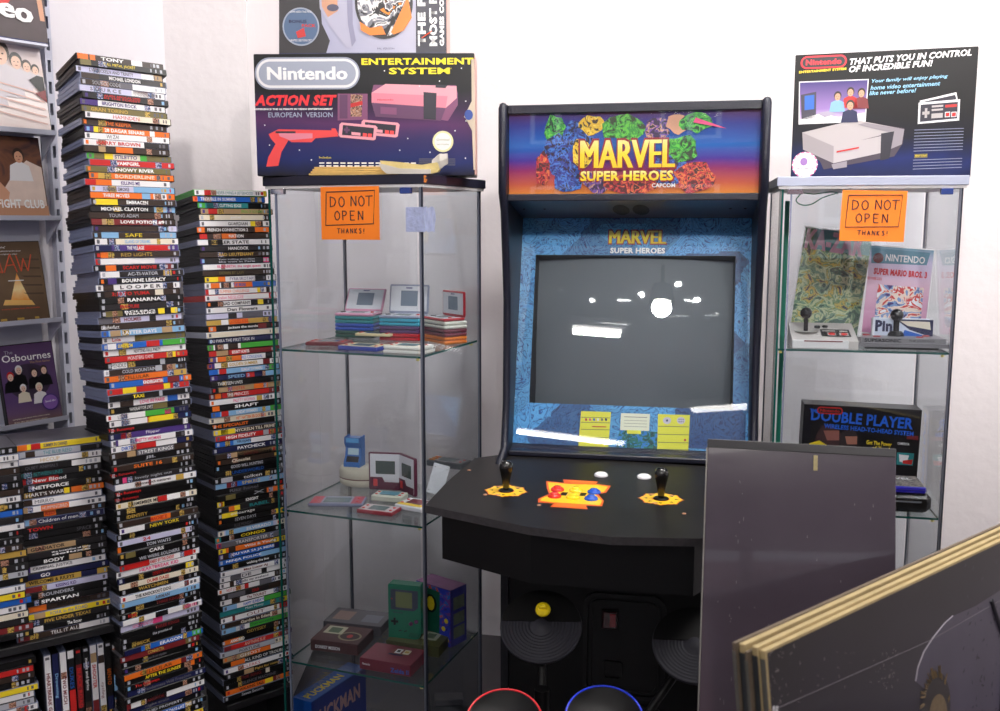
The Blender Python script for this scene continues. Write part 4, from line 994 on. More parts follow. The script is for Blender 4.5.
# ---- handheld clamshell games
LCD=mat((150,160,160),.25,name='lcd'); GRN_=mat((180,186,180),.3,name='silver faceplate')
def shell(name,label,p,yaw,col,size=(.112,.07,.019),opened=None,face=(222,224,230),group='handheld clamshell games on the top glass shelf',lidw=None):
    w,d,h=size; m=mat(col,.3,coat=.3,name='coloured plastic')
    t=thing(name,label,'handheld game',p,yaw,group)
    mb=MB(); mb.box(-w/2,w/2,0,d,.0,h*.48,m,.003); mb.build('base',t)
    if opened is None:
        mb=MB(); mb.box(-w/2,w/2,0,d,h*.52,h,m,.003); l=mb.build('lid',t)
        mb=MB(); mb.box(-w/2+.01,w/2-.01,.002,d-.004,h*.47,h*.53,BLACKP); mb.build('seam',t)
    else:
        fm=mat(face,.35,name='pale faceplate')
        mb=MB(); mb.box(-w/2+.005,w/2-.005,.005,d-.008,h*.48,h*.5,fm); mb.box(-w*.2,w*.2,.014,d-.018,h*.5,h*.52,LCD)
        mb.lathe([(.005,0),(.005,.002),(.003,.003)],(w*.38,d*.4,h*.5),mat((200,50,50),.3,name='red button'),12); mb.box(-w*.43,-w*.31,d*.35,d*.45,h*.5,h*.5+.0015,BLACKP); mb.box(-w*.39,-w*.35,d*.28,d*.52,h*.5,h*.5+.0015,BLACKP)
        mb.build('lower_face',t)
        # lid hinged at the back
        lid=MB(); lid.box(-w/2,w/2,-.0,h*.45,0,d,m,.003); lid.box(-w/2+.005,w/2-.005,-.0006,0,.006,d-.005,fm); lid.box(-w*.2,w*.22,-.0012,-.0006,d*.25,d*.78,mat((120,134,150),.15,name='grey lcd window')); lid.box(-w*.08,w*.08,-.0012,-.0006,d*.85,d*.90,mat((110,110,150),.3,name='printed maker plate'))
        l=lid.build('lid',t,loc=(0,d-.004,h*.5),rot=(-opened,0,0))
        mb=MB(); mb.tube([(-w*.35,d-.002,h*.5),(w*.35,d-.002,h*.5)],.003,m); mb.build('hinge',t)
    return t
Z1=S1+.0006
def st(base,yaw,items,h=.019,**k):
    z=base.z
    for i,(c,lab) in enumerate(items): shell('handheld_game',lab,(base.x,base.y,z),yaw,c,(.112,.07,h)); z+=h+.0006
    return z
b=seat(354,338,Z1); z=st(b,-YL+.12,((( 20,80,66),'dark green closed handheld game, bottom of left pile on top shelf'),((40,84,186),'blue closed handheld game in the left pile on top shelf'),((30,140,146),'teal closed handheld game under the open white one')))
shell('handheld_game','open white handheld game on pink base, top of left pile',(b.x,b.y,z),-YL+.12,(226,160,190),(.112,.07,.017),opened=.52)
b=seat(399,341,Z1); z=st(b,-YL+.12,(((206,30,44),'red closed handheld game, bottom of middle pile on top shelf'),((92,60,110),'dark purple closed handheld game in the middle pile'),((60,170,200),'cyan closed handheld game in the middle pile')))
shell('handheld_game','open silver handheld game standing on the middle pile',(b.x,b.y,z),-YL+.12,(150,156,180),(.112,.078,.015),opened=.18)
b=seat(433,343,Z1); b=Vector((b.x,b.y+.0,Z1)); yw=-.95
z=st(b,yw,(((236,128,30),'orange closed handheld game, bottom of right pile on top shelf'),((112,28,50),'maroon closed handheld game in the right pile'),((226,226,214),'white closed handheld game under the open red one')))
t=shell('handheld_game','open red handheld game on top of right pile',(b.x,b.y,z),yw,(186,28,40),(.105,.066,.015),opened=-.0)
# flat cards in front
def flatbox(name,label,cat,p,yaw,w,d,h,col,top,group=None,detail=None,bev=.002):
    t=thing(name,label,cat,p,yaw,group); mb=MB(); mb.box(-w/2,w/2,0,d,0,h,mat(col,.35,name='moulded plastic'),bev); mb.build('body',t)
    mb=MB(); mb.box(-w/2+.003,w/2-.003,.003,d-.003,h,h+.0005,mat(top,.35,name='printed faceplate')); mb.box(-w*.24,w*.24,d*.2,d*.8,h+.0005,h+.001,mat((110,124,124),.15,name='lcd window'))
    for s in(-1,1):
        for e in(.3,.7): mb.lathe([(.004,0),(.004,.0015),(.002,.002)],(s*w*.38,d*e,h+.0005),mat((206,60,50),.3,name='red button'),12)
    if detail: detail(mb,w,d,h)
    mb.build('faceplate',t); return t
G_='flat handheld games lying along the top shelf front'
flatbox('handheld_game','maroon flat handheld game at the left end of top shelf','handheld game',seat(325,346,Z1),-YL+.2,.105,.065,.009,(110,26,36),(150,60,60),G_)
flatbox('handheld_game','blue-edged flat handheld game with cream face on top shelf','handheld game',seat(357,351,Z1),-YL-.03,.11,.066,.011,(36,60,160),(222,206,160),G_)
b=seat(372,341,Z1); flatbox('handheld_game','cream flat handheld game lying behind the blue-edged one','handheld game',(b.x,b.y,Z1+.012),-YL+.05,.1,.03,.007,(222,206,160),(236,222,180),G_)
b=seat(403,354,Z1); flatbox('handheld_game','lower white flat handheld game at top shelf front','handheld game',b,-YL,.108,.066,.008,(232,230,224),(226,220,210),G_)
flatbox('handheld_game','upper white flat handheld game stacked at top shelf front','handheld game',(b.x,b.y,Z1+.0098),-YL,.105,.064,.008,(236,234,226),(230,222,206),G_)
# ---- second shelf
Z2=S2+.0006
t=thing('toy_console','cream oval tabletop toy game console on second glass shelf','toy',seat(352,488,Z2),-YL)
CR=mat((214,206,186),.4,name='cream plastic')
mb=MB(); mb.lathe([(.05,0),(.058,.004),(.06,.02),(.0585,.0215),(.06,.023),(.06,.042),(.054,.05),(.02,.051)],(0,.045,0),CR,36,1,.72); mb.build('oval_body',t)
mb=MB(); mb.lathe([(.0595,0),(.0597,.003)],(0,.045,.0200),mat((110,60,50),.5,name='brown seam'),36,1.01,.73); mb.build('seam_band',t)
tt=seat(352,488,Z2); 
t=thing('miniature_arcade_cabinet','tiny blue arcade cabinet toy standing on the cream oval console','toy',(tt.x-.004,tt.y+.025,Z2+.0515),-YL+.1)
BP=mat((36,110,190),.3,coat=.4,name='blue plastic')
mb=MB(); prof=[(0,0),(.0,.012),(.012,.03),(.016,.052),(.006,.066),(.008,.082),(.04,.084),(.04,0)]
for s in(-.0235,.0205): mb.prism(prof,s,s+.003,0,BP)
mb.prism([(.002,.0),(.002,.011),(.014,.03),(.018,.051),(.01,.066),(.012,.08),(.038,.08),(.038,0)],-.0205,.0205,0,BP); mb.build('body',t)
mb=MB(); mb.add([(-.016,.0125,.032),(.016,.0125,.032),(.016,.0155,.05),(-.016,.0155,.05)],[(0,1,2,3)],mat((190,220,230),.2,name='pale screen')); mb.box(-.018,.018,.0085,.0095,.067,.079,mat((90,170,230),.3,name='light blue marquee')); mb.add([(-.018,.0035,.0135),(.018,.0035,.0135),(.018,.0115,.028),(-.018,.0115,.028)],[(0,1,2,3)],BLACKP); mb.build('screen',t)
b=seat(386,489,Z2)
t=thing('dual_screen_handheld','maroon and white folding handheld game standing open like a book','handheld game',(b.x,b.y,Z2),-YL+.22); t.scale=(1.12,)*3
MR=mat((92,16,52),.3,name='maroon plastic'); WF=mat((226,226,232),.35,name='white faceplate')
for s,ang,x0 in((0,0,-.04),(1,-.80,.04)):
    mb=MB(); w=.08 if s==0 else .075
    mb.box(0,w,-.009,0,.0,.092,MR,.002); mb.box(.004,w-.003,-.0098,-.009,.005,.089,WF); mb.box(.018,w-.014,-.0106,-.0098,.040,.072,mat((70,84,80),.15,name='dark lcd')); mb.prism([(.004,.005),(w-.003,.005),(w-.003,.02),(w*.5,.02),(w*.42,.032),(.004,.032)],-.0104,-.0098,1,MR); mb.box(.012,.022,-.0118,-.0104,.010,.027,mat((220,60,60),.3,name='red key'))
    mb.build('screen_half',t,loc=(x0,0,0),rot=(0,0,0 if s==0 else ang))
G2='loose handheld games on the second glass shelf'
def det1(mb,w,d,h):
    mb.box(-w/2+.004,-w*.28,.004,d-.004,h+.0006,h+.0012,mat((190,70,90),.4,name='pink-red pad')); mb.box(w*.28,w/2-.004,.004,d-.004,h+.0006,h+.0012,mat((170,60,80),.4,name='red pad'))
flatbox('handheld_game','grey handheld game with red pads lying flat, second shelf left','handheld game',seat(335,507,Z2),-YL+.33,.14,.07,.008,(120,124,150),(140,140,160),G2,det1)
flatbox('handheld_game','small maroon handheld game with white buttons at second shelf edge','handheld game',seat(374,515,Z2),-YL+.02,.098,.055,.010,(150,36,50),(206,190,190),G2)
flatbox('handheld_game','cream handheld game with teal window behind the maroon one','handheld game',(lambda p:(p.x,p.y,Z2))(seat(386,502,Z2)),-YL+.1,.085,.05,.015,(206,206,190),(196,200,186),G2,lambda mb,w,d,h: mb.box(-w*.3,w*.3,d*.3,d*.85,h+.001,h+.0014,mat((60,130,150),.3,name='teal window')))
def det2(mb,w,d,h):
    mb.box(-w*.46,w*.4,.005,d*.3,h+.0006,h+.0012,mat((236,200,50),.4,name='yellow strip')); mb.box(-w*.28,w*.28,d*.35,d*.85,h+.001,h+.0016,mat((120,40,50),.3,name='red-framed window'))
flatbox('handheld_game','white handheld game with yellow strip beside the corner post','handheld game',seat(408,511,Z2),-YL-.15,.085,.07,.012,(232,232,236),(226,226,230),G2,det2)
b=seat(433,497,Z2); t=thing('white_game_card','white plastic cover plate leaning upright near the right glass','plate',(b.x,b.y,Z2),.35,rot=Euler((-.25,.28,.0),'XYZ'))
mb=MB(); mb.box(-.022,.022,0,.004,.008,.088,mat((226,228,234),.4,name='white plastic'),.001); 
for x in(-.016,.016):
    for z in(.016,.078): mb.lathe([(.0015,0),(.0015,.0006)],(0,0,0),BLACKP,8) if False else mb.box(x-.001,x+.001,-.0006,0,z-.001,z+.001,BLACKP)
mb.build('plate',t)
b=seat(448,468,Z2); flatbox('game_controller','grey flat controller with orange buttons at the back of second shelf','controller',(b.x-.012,b.y,Z2),-YL-.1,.12,.06,.018,(120,120,124),(130,130,134),None,lambda mb,w,d,h:[mb.box(-w*.45,-w*.3,d*.1*k,d*.1*k+.006,h+.0006,h+.003,mat((236,150,50),.4,name='orange key')) for k in(1,4,7)])
# ---- third shelf
Z3=S3+.0006
def carton(name,label,px,py,z,yaw,w,d,h,side,top,cat='box',topf=None,frontf=None):
    p=seat(px,py,z) if not isinstance(px,Vector) else px
    t=thing(name,label,cat,(p.x,p.y,z),yaw); mb=MB(); mb.box(-w/2,w/2,0,d,0,h,side,.0012); mb.build('carton',t)
    mb=MB(); mb.add([(-w/2+.001,.001,h+.0004),(w/2-.001,.001,h+.0004),(w/2-.001,d-.001,h+.0004),(-w/2+.001,d-.001,h+.0004)],[(0,1,2,3)],top)
    def T(x0,x1,y0,y1,m,k=1): mb.add([(x0*w-w/2,y0*d,h+.0004+k*.0003),(x1*w-w/2,y0*d,h+.0004+k*.0003),(x1*w-w/2,y1*d,h+.0004+k*.0003),(x0*w-w/2,y1*d,h+.0004+k*.0003)],[(0,1,2,3)],m)
    def E(cx,cy,rx,ry,m,k=1): mb.add([(cx*w-w/2+rx*w*math.cos(i*.35),cy*d+ry*d*math.sin(i*.35),h+.0004+k*.0003) for i in range(18)],[tuple(range(18))],m)
    if topf: topf(T,E)
    mb.build('printed_top',t)
    return t
BRN=mat((64,26,28),.45,name='dark brown card'); MRN=mat((112,28,48),.4,name='maroon card'); OLV=mat((72,72,40),.45,name='olive card'); GRC=mat((70,66,72),.45,name='grey card')
tb_=carton('game_box','grey printed game box lying behind the brown one, third shelf',Vector(seat(352,633,Z3)),0,Z3,-YL+.12,.17,.1,.026,GRC,mat((96,90,96),.4,name='grey print'),topf=lambda T,E:(T(.1,.4,.2,.8,mat((150,120,110),.4,name='tan print')),T(.6,.9,.2,.7,mat((120,120,130),.4,name='pale print'))))
t=carton('game_box','dark brown game box with dragonfly-shaped printing, third shelf left',334,653,Z3,-YL+.10,.135,.105,.030,BRN,mat((78,34,34),.35,name='brown print'),topf=lambda T,E:(T(.1,.5,.45,.9,mat((206,200,170),.4,name='cream console print')),T(.18,.42,.52,.82,mat((90,110,80),.4,name='green screen print'),2),E(.7,.4,.24,.26,mat((150,140,110),.4,name='oval print')),E(.7,.4,.2,.2,mat((60,30,30),.4,name='oval inner'),2),E(.7,.4,.06,.1,cm('r'),3)))
text(t,'DONKEY MISSION',-.018,.013,.07,.009,cm('w'),y=-.0006)
t=carton('game_box','maroon game box with blue lettering, nearest on third shelf',385,673,Z3,-YL+.03,.142,.095,.030,MRN,mat((126,40,60),.35,name='maroon print'),topf=lambda T,E:(E(.62,.65,.2,.2,mat((130,70,60),.4,name='brown glow print')),T(.5,.62,.55,.8,cm('w'),2),T(.66,.78,.55,.8,cm('e'),2),T(.53,.59,.62,.74,BLACKP,3),T(.68,.76,.62,.74,cm('G'),3),T(.42,.7,.42,.5,cm('n'),2)))
text(t,'Zelda II',.04,.011,.05,.012,cm('B'),y=-.0006); text(t,'Nintendo',-.052,.016,.022,.006,cm('w'),y=-.0006)
t=carton('game_box','olive game box under the green handheld, third shelf',408,650,Z3,-YL+.06,.15,.12,.028,OLV,mat((92,92,52),.4,name='olive print'),topf=lambda T,E:(T(.55,.85,.3,.7,mat((190,190,170),.4,name='cream console print')),T(.62,.78,.38,.62,mat((96,110,90),.4,name='screen print'),2)))
# move olive box behind the maroon one
p=Vector(t.location); dirb=Vector((math.sin(YL-.06),math.cos(YL-.06),0)); q=seat(385,673,Z3); t.location=Vector((q.x,q.y,Z3))+dirb*.100+Vector((.028,.012,0))
oliveloc=Vector(t.location)
# green handheld console standing
g=thing('handheld_console','green brick-shaped handheld console with grey screen standing upright','handheld game',(oliveloc.x-.022,oliveloc.y+.030,Z3+.0295),-YL+.12)
GB=mat((10,112,84),.35,name='green plastic'); GBD=mat((60,64,84),.3,name='grey screen bezel')
P=[(-.045,.0),(.033,.0),(.045,.013),(.045,.148),(-.045,.148)]
mb=MB(); mb.prism([(-.045,0),(.028,0),(.038,.003),(.045,.015),(.045,.145),(.042,.148),(-.042,.148),(-.045,.145)],0,.03,1,GB); mb.build('body',g)
mb=MB(); mb.flat([(-.038,.078),(.027,.078),(.038,.088),(.038,.134),(-.038,.134)],-.0006,GBD); mb.flat([(-.024,.085),(.022,.085),(.022,.128),(-.024,.128)],-.0009,mat((116,124,84),.2,name='olive lcd')); mb.box(-.036,-.033,-.0012,-.0009,.106,.109,cm('r')); mb.build('screen',g)
mb=MB(); mb.box(-.037,-.017,-.004,0,.043,.049,BLACKP,.001); mb.box(-.030,-.024,-.004,0,.036,.056,BLACKP,.001); mb.build('direction_pad',g)
for x,z in((.018,.043),(.033,.050)):
    mb=MB(); mb.M=Matrix.Translation((x,0,z))@Matrix.Rotation(math.pi/2,4,'X'); mb.lathe([(.0055,0),(.0055,.003),(.003,.004)],(0,0,0),mat((90,30,80),.3,name='purple-black button'),14); mb.build('round_button',g)
mb=MB()
for i in range(6): mb.tube([(.012+i*.006,-.0005,.006),(.018+i*.006,-.0005,.018)],.0008,BLACKP,n=4)
for x in(-.012,.003): mb.tube([(x-.004,-.001,.02),(x+.004,-.001,.023)],.0016,BLACKP,n=5)
mb.build('speaker_slots',g); text(g,'Nintendo',-.018,.071,.028,.005,GBD,y=-.0006)
# tall colourful box
t=thing('console_box','tall purple and blue console box with green handheld picture','box',(0,0,0),-YL+.0)
p=seat(451,648,Z3); yb=.90
t.location=(p.x,p.y,Z3); t.rotation_euler=(0,0,0)
BX=blobs([(0,(40,30,120)),(.35,(40,60,190)),(.48,(120,60,150)),(.54,(30,110,200)),(.62,(220,90,60))],24,name='blue purple carton print')
# axes: left face towards front-left, right face towards the right glass
t.rotation_euler=(0,0,-math.radians(38)); w,d,h=.125,.065,.158
mb=MB(); mb.box(-w,0,0,d,0,h,mat((70,40,120),.35,name='purple card'),.001); mb.build('carton',t)
mb=MB(); mb.flat([(-w+.001,.001),(-.001,.001),(-.001,h-.001),(-w+.001,h-.001)],-.0005,BX)
mb.flat([(-w*.85,.03),(-w*.32,.02),(-w*.3,h*.92),(-w*.83,h*.95)],-.0009,mat((14,92,70),.4,name='printed green console')); mb.ell(-w*.56,h*.68,.022,.026,-.0012,BLACKP,10); mb.ell(-w*.56,h*.68,.014,.02,-.0015,cm('y'),10)
for a,b_ in((.1,.12),(.2,.3),(.12,.45)): mb.ell(-w*a,h*b_,.007,.007,-.0014,cm('y'),10)
mb.build('printed_front',t)
mb=MB(); 
for k,(z0,z1) in enumerate(((.02,.052),(.058,.09),(.1,.135))): mb.add([(.0006,.010,z0),(.0006,d-.010,z0),(.0006,d-.010,z1),(.0006,.010,z1)],[(0,1,2,3)],mat((110,120,100),.4,name='printed screenshots',var=.5,scale=120))
mb.add([(.0004,.001,.001),(.0004,d-.001,.001),(.0004,d-.001,h-.001),(.0004,.001,h-.001)],[(0,1,2,3)],mat((60,60,150),.4,var=.4,scale=40,name='printed side')); mb.build('printed_side',t)
mb=MB(); mb.add([(-w+.001,.001,h+.0005),(-.001,.001,h+.0005),(-.001,d-.001,h+.0005),(-w+.001,d-.001,h+.0005)],[(0,1,2,3)],mat((150,90,140),.4,var=.4,scale=50,name='printed lilac top')); mb.flat([(-w+.002,h-.03),(-w+.03,h-.03),(-w+.03,h-.002),(-w+.002,h-.002)],-.0018,cm('w')); mb.build('printed_top',t)
# blue puckman box on the base
ZB=.1006; p=seat(300,711,.25)
t=thing('tabletop_game_box','blue box with yellow lettering standing in the cabinet bottom','box',(0,0,0))
cz=.252; a=atZ(293,697,cz); b=atZ(316,711,cz)if False else atZ(331,673,cz); 
# top face: left edge a->b ; front corner c
c=atZ(314,707,cz); dirx=(b-a).normalized(); wid=(b-a).length
fw=(c-a); 
yaw=math.atan2(dirx.y,dirx.x)
t.location=(a.x,a.y,ZB); t.rotation_euler=(0,0,yaw); dd=-.055
PB=mat((24,84,170),.35,name='blue card'); PB2=mat((20,46,130),.35,name='dark blue card')
L_=.24; hh=cz-ZB
t.location=(a.x,a.y,ZB)
mb=MB(); mb.box(0,L_,-.062,0,0,hh,PB,.001); mb.build('carton',t)
mb=MB(); mb.add([(.001,-.061,hh+.0005),(L_-.001,-.061,hh+.0005),(L_-.001,-.001,hh+.0005),(.001,-.001,hh+.0005)],[(0,1,2,3)],mat((30,96,186),.35,name='blue print')); mb.flat([(.001,.001),(L_-.001,.001),(L_-.001,hh-.001),(.001,hh-.001)],-.0625,PB2)
for i in range(5): mb.box(.01+i*.03,.022+i*.03,-.0632,-.0626,.01,.06+.01*(i%2),cm('rBmoB'[i]))
mb.build('printed_faces',t)
text(t,'PUCKMAN',.085,0,.15,.026,cm('y'),loc=(.088,-.034,hh+.0011),rotx=-math.pi/2,bold=.03,name='title_lettering')
text(t,'PUCKMAN',.11,hh*.62,.2,.045,mat((190,150,150),.4,name='pink ink'),y=-.0634,bold=.04,name='title_lettering')
mb=MB(); mb.add([(-.0005,-.061,.001),(-.0005,-.001,.001),(-.0005,-.001,hh-.001),(-.0005,-.061,hh-.001)],[(0,1,2,3)],PB); mb.build('printed_end',t)
p=seat(458,707,.16); t=thing('grey_cartridge','grey wedge-shaped plastic game unit at the cabinet bottom right','game unit',(p.x-.02,p.y-.03,ZB),-YL+.5)
mb=MB(); mb.prism([(0,0),(.09,0),(.09,.075),(.03,.06),(0,.03)],-.05,.05,0,mat((84,82,88),.5,name='dark grey plastic')); mb.box(-.04,.04,.034,.08,.062,.078,mat((110,108,112),.5,name='grey plastic'),.002); mb.build('body',t)
# ================================================================= RIGHT CABINET CONTENTS
RYW=-YR
def rdir(a=0): return Vector((math.cos(YR-a),-math.sin(YR-a),0))
# white joystick
p=seat(829,349,Z1); 
t=thing('arcade_joystick','white arcade joystick base with two red buttons on top shelf','joystick',(p.x,p.y+.0,Z1),RYW)
WJ=mat((206,200,196),.4,name='off-white plastic')
mb=MB(); mb.prism([(0,0),(.125,0),(.125,.052),(.012,.024),(0,.02)],-.088,.068,0,WJ); mb.build('body',t)
mb=MB(); mb.box(-.088,.045,-.006,0,.0,.022,mat((232,230,230),.4,name='white lip'),.002); mb.box(-.06,.03,-.0066,-.006,.018,.021,cm('m')); mb.build('front_lip',t)
ang=math.atan2(.028,.113)
def onj(mb,x0,x1,y0,y1,k,m): mb.add([(x,y,.024+(y-.012)*.2478+k) for x,y in((x0,y0),(x1,y0),(x1,y1),(x0,y1))],[(0,1,2,3)],m)
mb=MB(); onj(mb,-.015,.055,.025,.075,.0012,BLACKP); onj(mb,.0,.02,.03,.05,.002,WJ); onj(mb,.028,.05,.03,.05,.002,WJ); onj(mb,-.01,.02,.058,.064,.002,WJ); onj(mb,.03,.05,.058,.064,.002,WJ); mb.build('button_plate',t)
for x in(.010,.039): mb=MB(); mb.lathe([(.0085,0),(.0085,.004),(.005,.005)],(x,.04,.031),mat((220,50,44),.3,name='red button'),18); mb.build('push_button',t)
for x,y in((-.02,.085),(-.0,.095)): mb=MB(); mb.lathe([(.007,0),(.007,.005),(.004,.006)],(x,y,.043),BLACKP,16); mb.build('dial',t)
mb=MB(); mb.lathe([(.028,.0),(.028,.001)],(-.05,.06,.0365),mat((180,176,172),.4,name='grey ring'),24); mb.tube([(-.05,.06,.035),(-.051,.06,.07)],.0055,BLACKP); mb.lathe([(.002,-.0145),(.009,-.012),(.0135,-.006),(.0145,0),(.0135,.006),(.009,.012),(.002,.0145)],(-.051,.06,.082),BK,20); mb.build('stick',t)
# grey joystick
p=seat(900,350,Z1)
t=thing('arcade_joystick','grey wide joystick lettered supersonic on top shelf right','joystick',(p.x,p.y+.0,Z1),RYW)
GJ=mat((120,118,122),.4,name='grey plastic')
mb=MB(); mb.prism([(-.105,0),(.118,0),(.118,.10),(.1,.13),(-.08,.13),(-.105,.06)],.006,.016,2,GJ); mb.prism([(-.09,.006),(.105,.006),(.1,.12),(-.07,.12)],.016,.028,2,mat((136,134,138),.4,name='lighter grey plastic')); mb.box(-.08,.09,.01,.10,0,.006,BLACKP); mb.build('body',t)
mb=MB(); mb.lathe([(.02,0),(.018,.006),(.012,.012)],(.0,.06,.028),BLACKP,20); mb.tube([(0,.06,.036),(0,.06,.066)],.007,BLACKP); mb.lathe([(.002,-.0155),(.01,-.013),(.015,-.006),(.016,0),(.015,.006),(.01,.013),(.002,.0155)],(0,.06,.080),BK,20); mb.build('stick',t)
for x,y in((-.05,.03),(-.07,.06),(.05,.03),(.07,.06)): mb=MB(); mb.lathe([(.009,0),(.009,.002),(.006,.003)],(x,y,.028),mat((170,50,56),.35,name='dull red button'),18,1,.6); mb.build('push_button',t)
text(t,'SUPERSONIC',-.04,.022,.085,.0085,BLACKP,y=.0052,bold=.03); text(t,'THE JOYSTICK',.05,.0215,.06,.006,BLACKP,y=.0052,bold=.01)
def upright(name,label,cat,corners,Yc,lean,th,yaw=RYW,body=None,zb=None,dz=0):
    """thin item leaning back; corners TL,TR,BR,BL px; Yc distance of its centre"""
    xs=[c[0] for c in corners]; ys=[c[1] for c in corners]
    n=Vector((math.sin(-yaw)*-1,-math.cos(yaw),0)); n=Vector((-math.sin(-yaw),-math.cos(-yaw),0))
    n3=(n*math.cos(lean)+Vector((0,0,math.sin(lean)))).normalized()
    base=atY((xs[2]+xs[3])/2,(ys[2]+ys[3])/2,Yc)
    if zb is not None: base=atZ((xs[2]+xs[3])/2,(ys[2]+ys[3])/2,zb)
    P=[atP(x,y,base,n3) for x,y in corners]
    X=((P[1]-P[0])+(P[2]-P[3])).normalized(); Zv=((P[0]-P[3])+(P[1]-P[2])); Zv=(Zv-X*Zv.dot(X)).normalized(); Yv=Zv.cross(X)
    w=((P[1]-P[0]).length+(P[2]-P[3]).length)/2; h=((P[0]-P[3]).length+(P[1]-P[2]).length)/2
    c=(P[2]+P[3])/2
    t=thing(name,label,cat); t.matrix_world=Matrix((( X.x,Yv.x,Zv.x,c.x),(X.y,Yv.y,Zv.y,c.y),(X.z,Yv.z,Zv.z,c.z),(0,0,0,1)))
    mb=MB(); mb.box(-w/2,w/2,0,th,0,h,body or cm('w'),min(.001,th/3)); mb.build('body',t)
    f=pxmap(corners)
    def g(px,py): u,v=f(px,py); return (u-.5)*w,(1-v)*h
    return t,w,h,g
# comic in a clear bag
t,w,h,g=upright('comic_book','green and yellow jungle comic in a clear bag, leaning','comic book',((811,224),(877,238),(857,338),(788,334)),2.635,.14,.002)
mb=MB(); mb.flat([g(811,226),g(876,240),g(857,337),g(789,333)],-.0004,blobs([(0,(40,90,60)),(.4,(120,160,120)),(.46,(210,216,160)),(.52,(110,150,90)),(.57,(220,190,70)),(.63,(60,60,50))],30,name='jungle comic print',detail=4))
mb.flat([g(811,225),g(843,232),g(838,252),g(807,246)],-.0008,cm('q')); mb.flat([g(811,225),g(820,227),g(816,248),g(807,246)],-.0009,mat((20,120,70),.5,name='green print')); mb.flat([g(843,232),g(876,239),g(872,258),g(838,252)],-.0008,mat((150,190,190),.5,name='pale teal print'))
mb.build('printed_cover',t)
u,v=g(839,243); text(t,'KA-ZAR',u,v,w*.86,h*.19,mat((226,160,180),.5,name='pink ink'),y=-.0013,bold=.05,roty=.03,name='title_lettering')
mb=MB(); mb.box(-w/2-.006,w/2+.006,-.003,-.0018,-.0,h+.008,glassmat((1,1,1),k=1.6,rough=.12,name='clear polythene',extra=.02)); mb.build('clear_bag',t)
# magazine
t,w,h,g=upright('game_magazine','pink and lilac games magazine standing behind the grey joystick','magazine',((870,243),(926,251),(928,342),(858,339)),2.50,.10,.006)
g0=g; g=lambda x,y:g0(x-8-(x-870)*.05,y)
t.location.z=max(t.location.z,Z1+.001)
mb=MB(); mb.flat([g(877,244),g(936,252),g(938,337),g(866,333)],-.0004,grad([(0,(190,120,160)),(.3,(214,160,190)),(.6,(224,186,206)),(.85,(206,196,224)),(1,(110,160,180))],'Z',0,h,noise=.2,nscale=14,name='pink cover print'))
mb.flat([g(878,246),g(933,254),g(931,266),g(877,262)],-.0008,mat((92,140,160),.5,name='teal masthead')); mb.ell(*g(884,257),.013,.013,-.0012,mat((110,40,40),.5,name='dark red roundel'))
RB=mat((206,40,50),.5,name='red print'); 
mb.flat([g(884,284),g(931,288),g(932,326),g(880,322)],-.0012,blobs([(0,(60,40,110)),(.4,(120,150,200)),(.47,(236,214,200)),(.54,(206,60,60)),(.6,(236,236,240))],26,name='red blue abstract print'))
mb.build('printed_cover',t)
u,v=g(910,259); text(t,'NINTENDO',u,v,w*.62,h*.075,cm('w'),y=-.0014,bold=.02); u,v=g(906,273); text(t,'SUPER MARIO BROS. 3',u,v,w*.84,h*.07,RB,y=-.0014,bold=.05,name='title_lettering')
u,v=g(880,278); text(t,'THE POWER GUIDE',u,v,w*.24,h*.03,cm('r'),y=-.0014)
# pinball box
t,w,h,g=upright('small_game_box','small blue and white game box lettered pin, behind the grey stick','box',((873,306),(930,307),(929,336),(872,334)),2.44,.05,.02,zb=Z1+.03,body=mat((226,230,240),.3,name='white card'))
mb=MB(); mb.flat([g(875,307),g(933.5,308),g(932.5,335),g(874.5,333.5)],-.0004,mat((214,222,240),.25,name='pale blue print')); mb.flat([g(896,307.5),g(933.5,308),g(933,326),g(910,318)],-.0008,cm('n')); mb.flat([g(900,309),g(930,310),g(931,318),g(908,314)],-.0010,cm('e')); mb.flat([g(905,318),g(932,326),g(932,334),g(900,330)],-.0010,cm('B')); mb.flat([g(898,322),g(925,330),g(898,331)],-.0012,cm('y')); mb.build('printed_front',t)
u,v=g(884,314); text(t,'Pin',u,v,w*.3,h*.4,cm('n'),y=-.0014,bold=.05)
t.location.z=Z1+.0005; 
# double player box on a black console on the second shelf
p=seat(905,518,Z2); pr=Vector((OR_[0],OR_[1],0))
R2=lambda x,y,z: pr+Vector((math.cos(YR),-math.sin(YR),0))*x+Vector((math.sin(YR),math.cos(YR),0))*y+Vector((0,0,z))
t=thing('video_console','large black rounded console under the purple-edged case, second shelf','console',R2(.215,.03,Z2),RYW)
mb=MB(); mb.box(-.185,.185,0,.17,.004,.052,mat((16,16,18),.2,name='glossy black plastic'),.012); mb.box(-.17,.17,.02,.18,0,.006,BLACKP); mb.build('body',t)
mb=MB(); mb.box(.02,.16,-.0006,.0,.03,.034,mat((120,120,124),.3,name='grey trim')); mb.build('trim_line',t)
DPZ=Z2+.0526
t=thing('keyboard_case','flat grey printed case with purple-blue edge on the black console','case',R2(.235,.035,DPZ),RYW)
mb=MB(); mb.box(-.15,.15,0,.11,0,.016,mat((52,40,190),.35,name='violet blue plastic'),.002); mb.box(-.152,.152,-.002,.112,.0068,.0088,mat((34,24,120),.35,name='dark violet seam')); mb.build('body',t)
mb=MB(); mb.add([(-.148,.002,.0165),(.148,.002,.0165),(.148,.108,.0165),(-.148,.108,.0165)],[(0,1,2,3)],blobs([(0,(60,56,60)),(.45,(120,112,112)),(.52,(170,160,150)),(.58,(90,80,84))],90,name='grey tan print')); mb.build('printed_top',t)
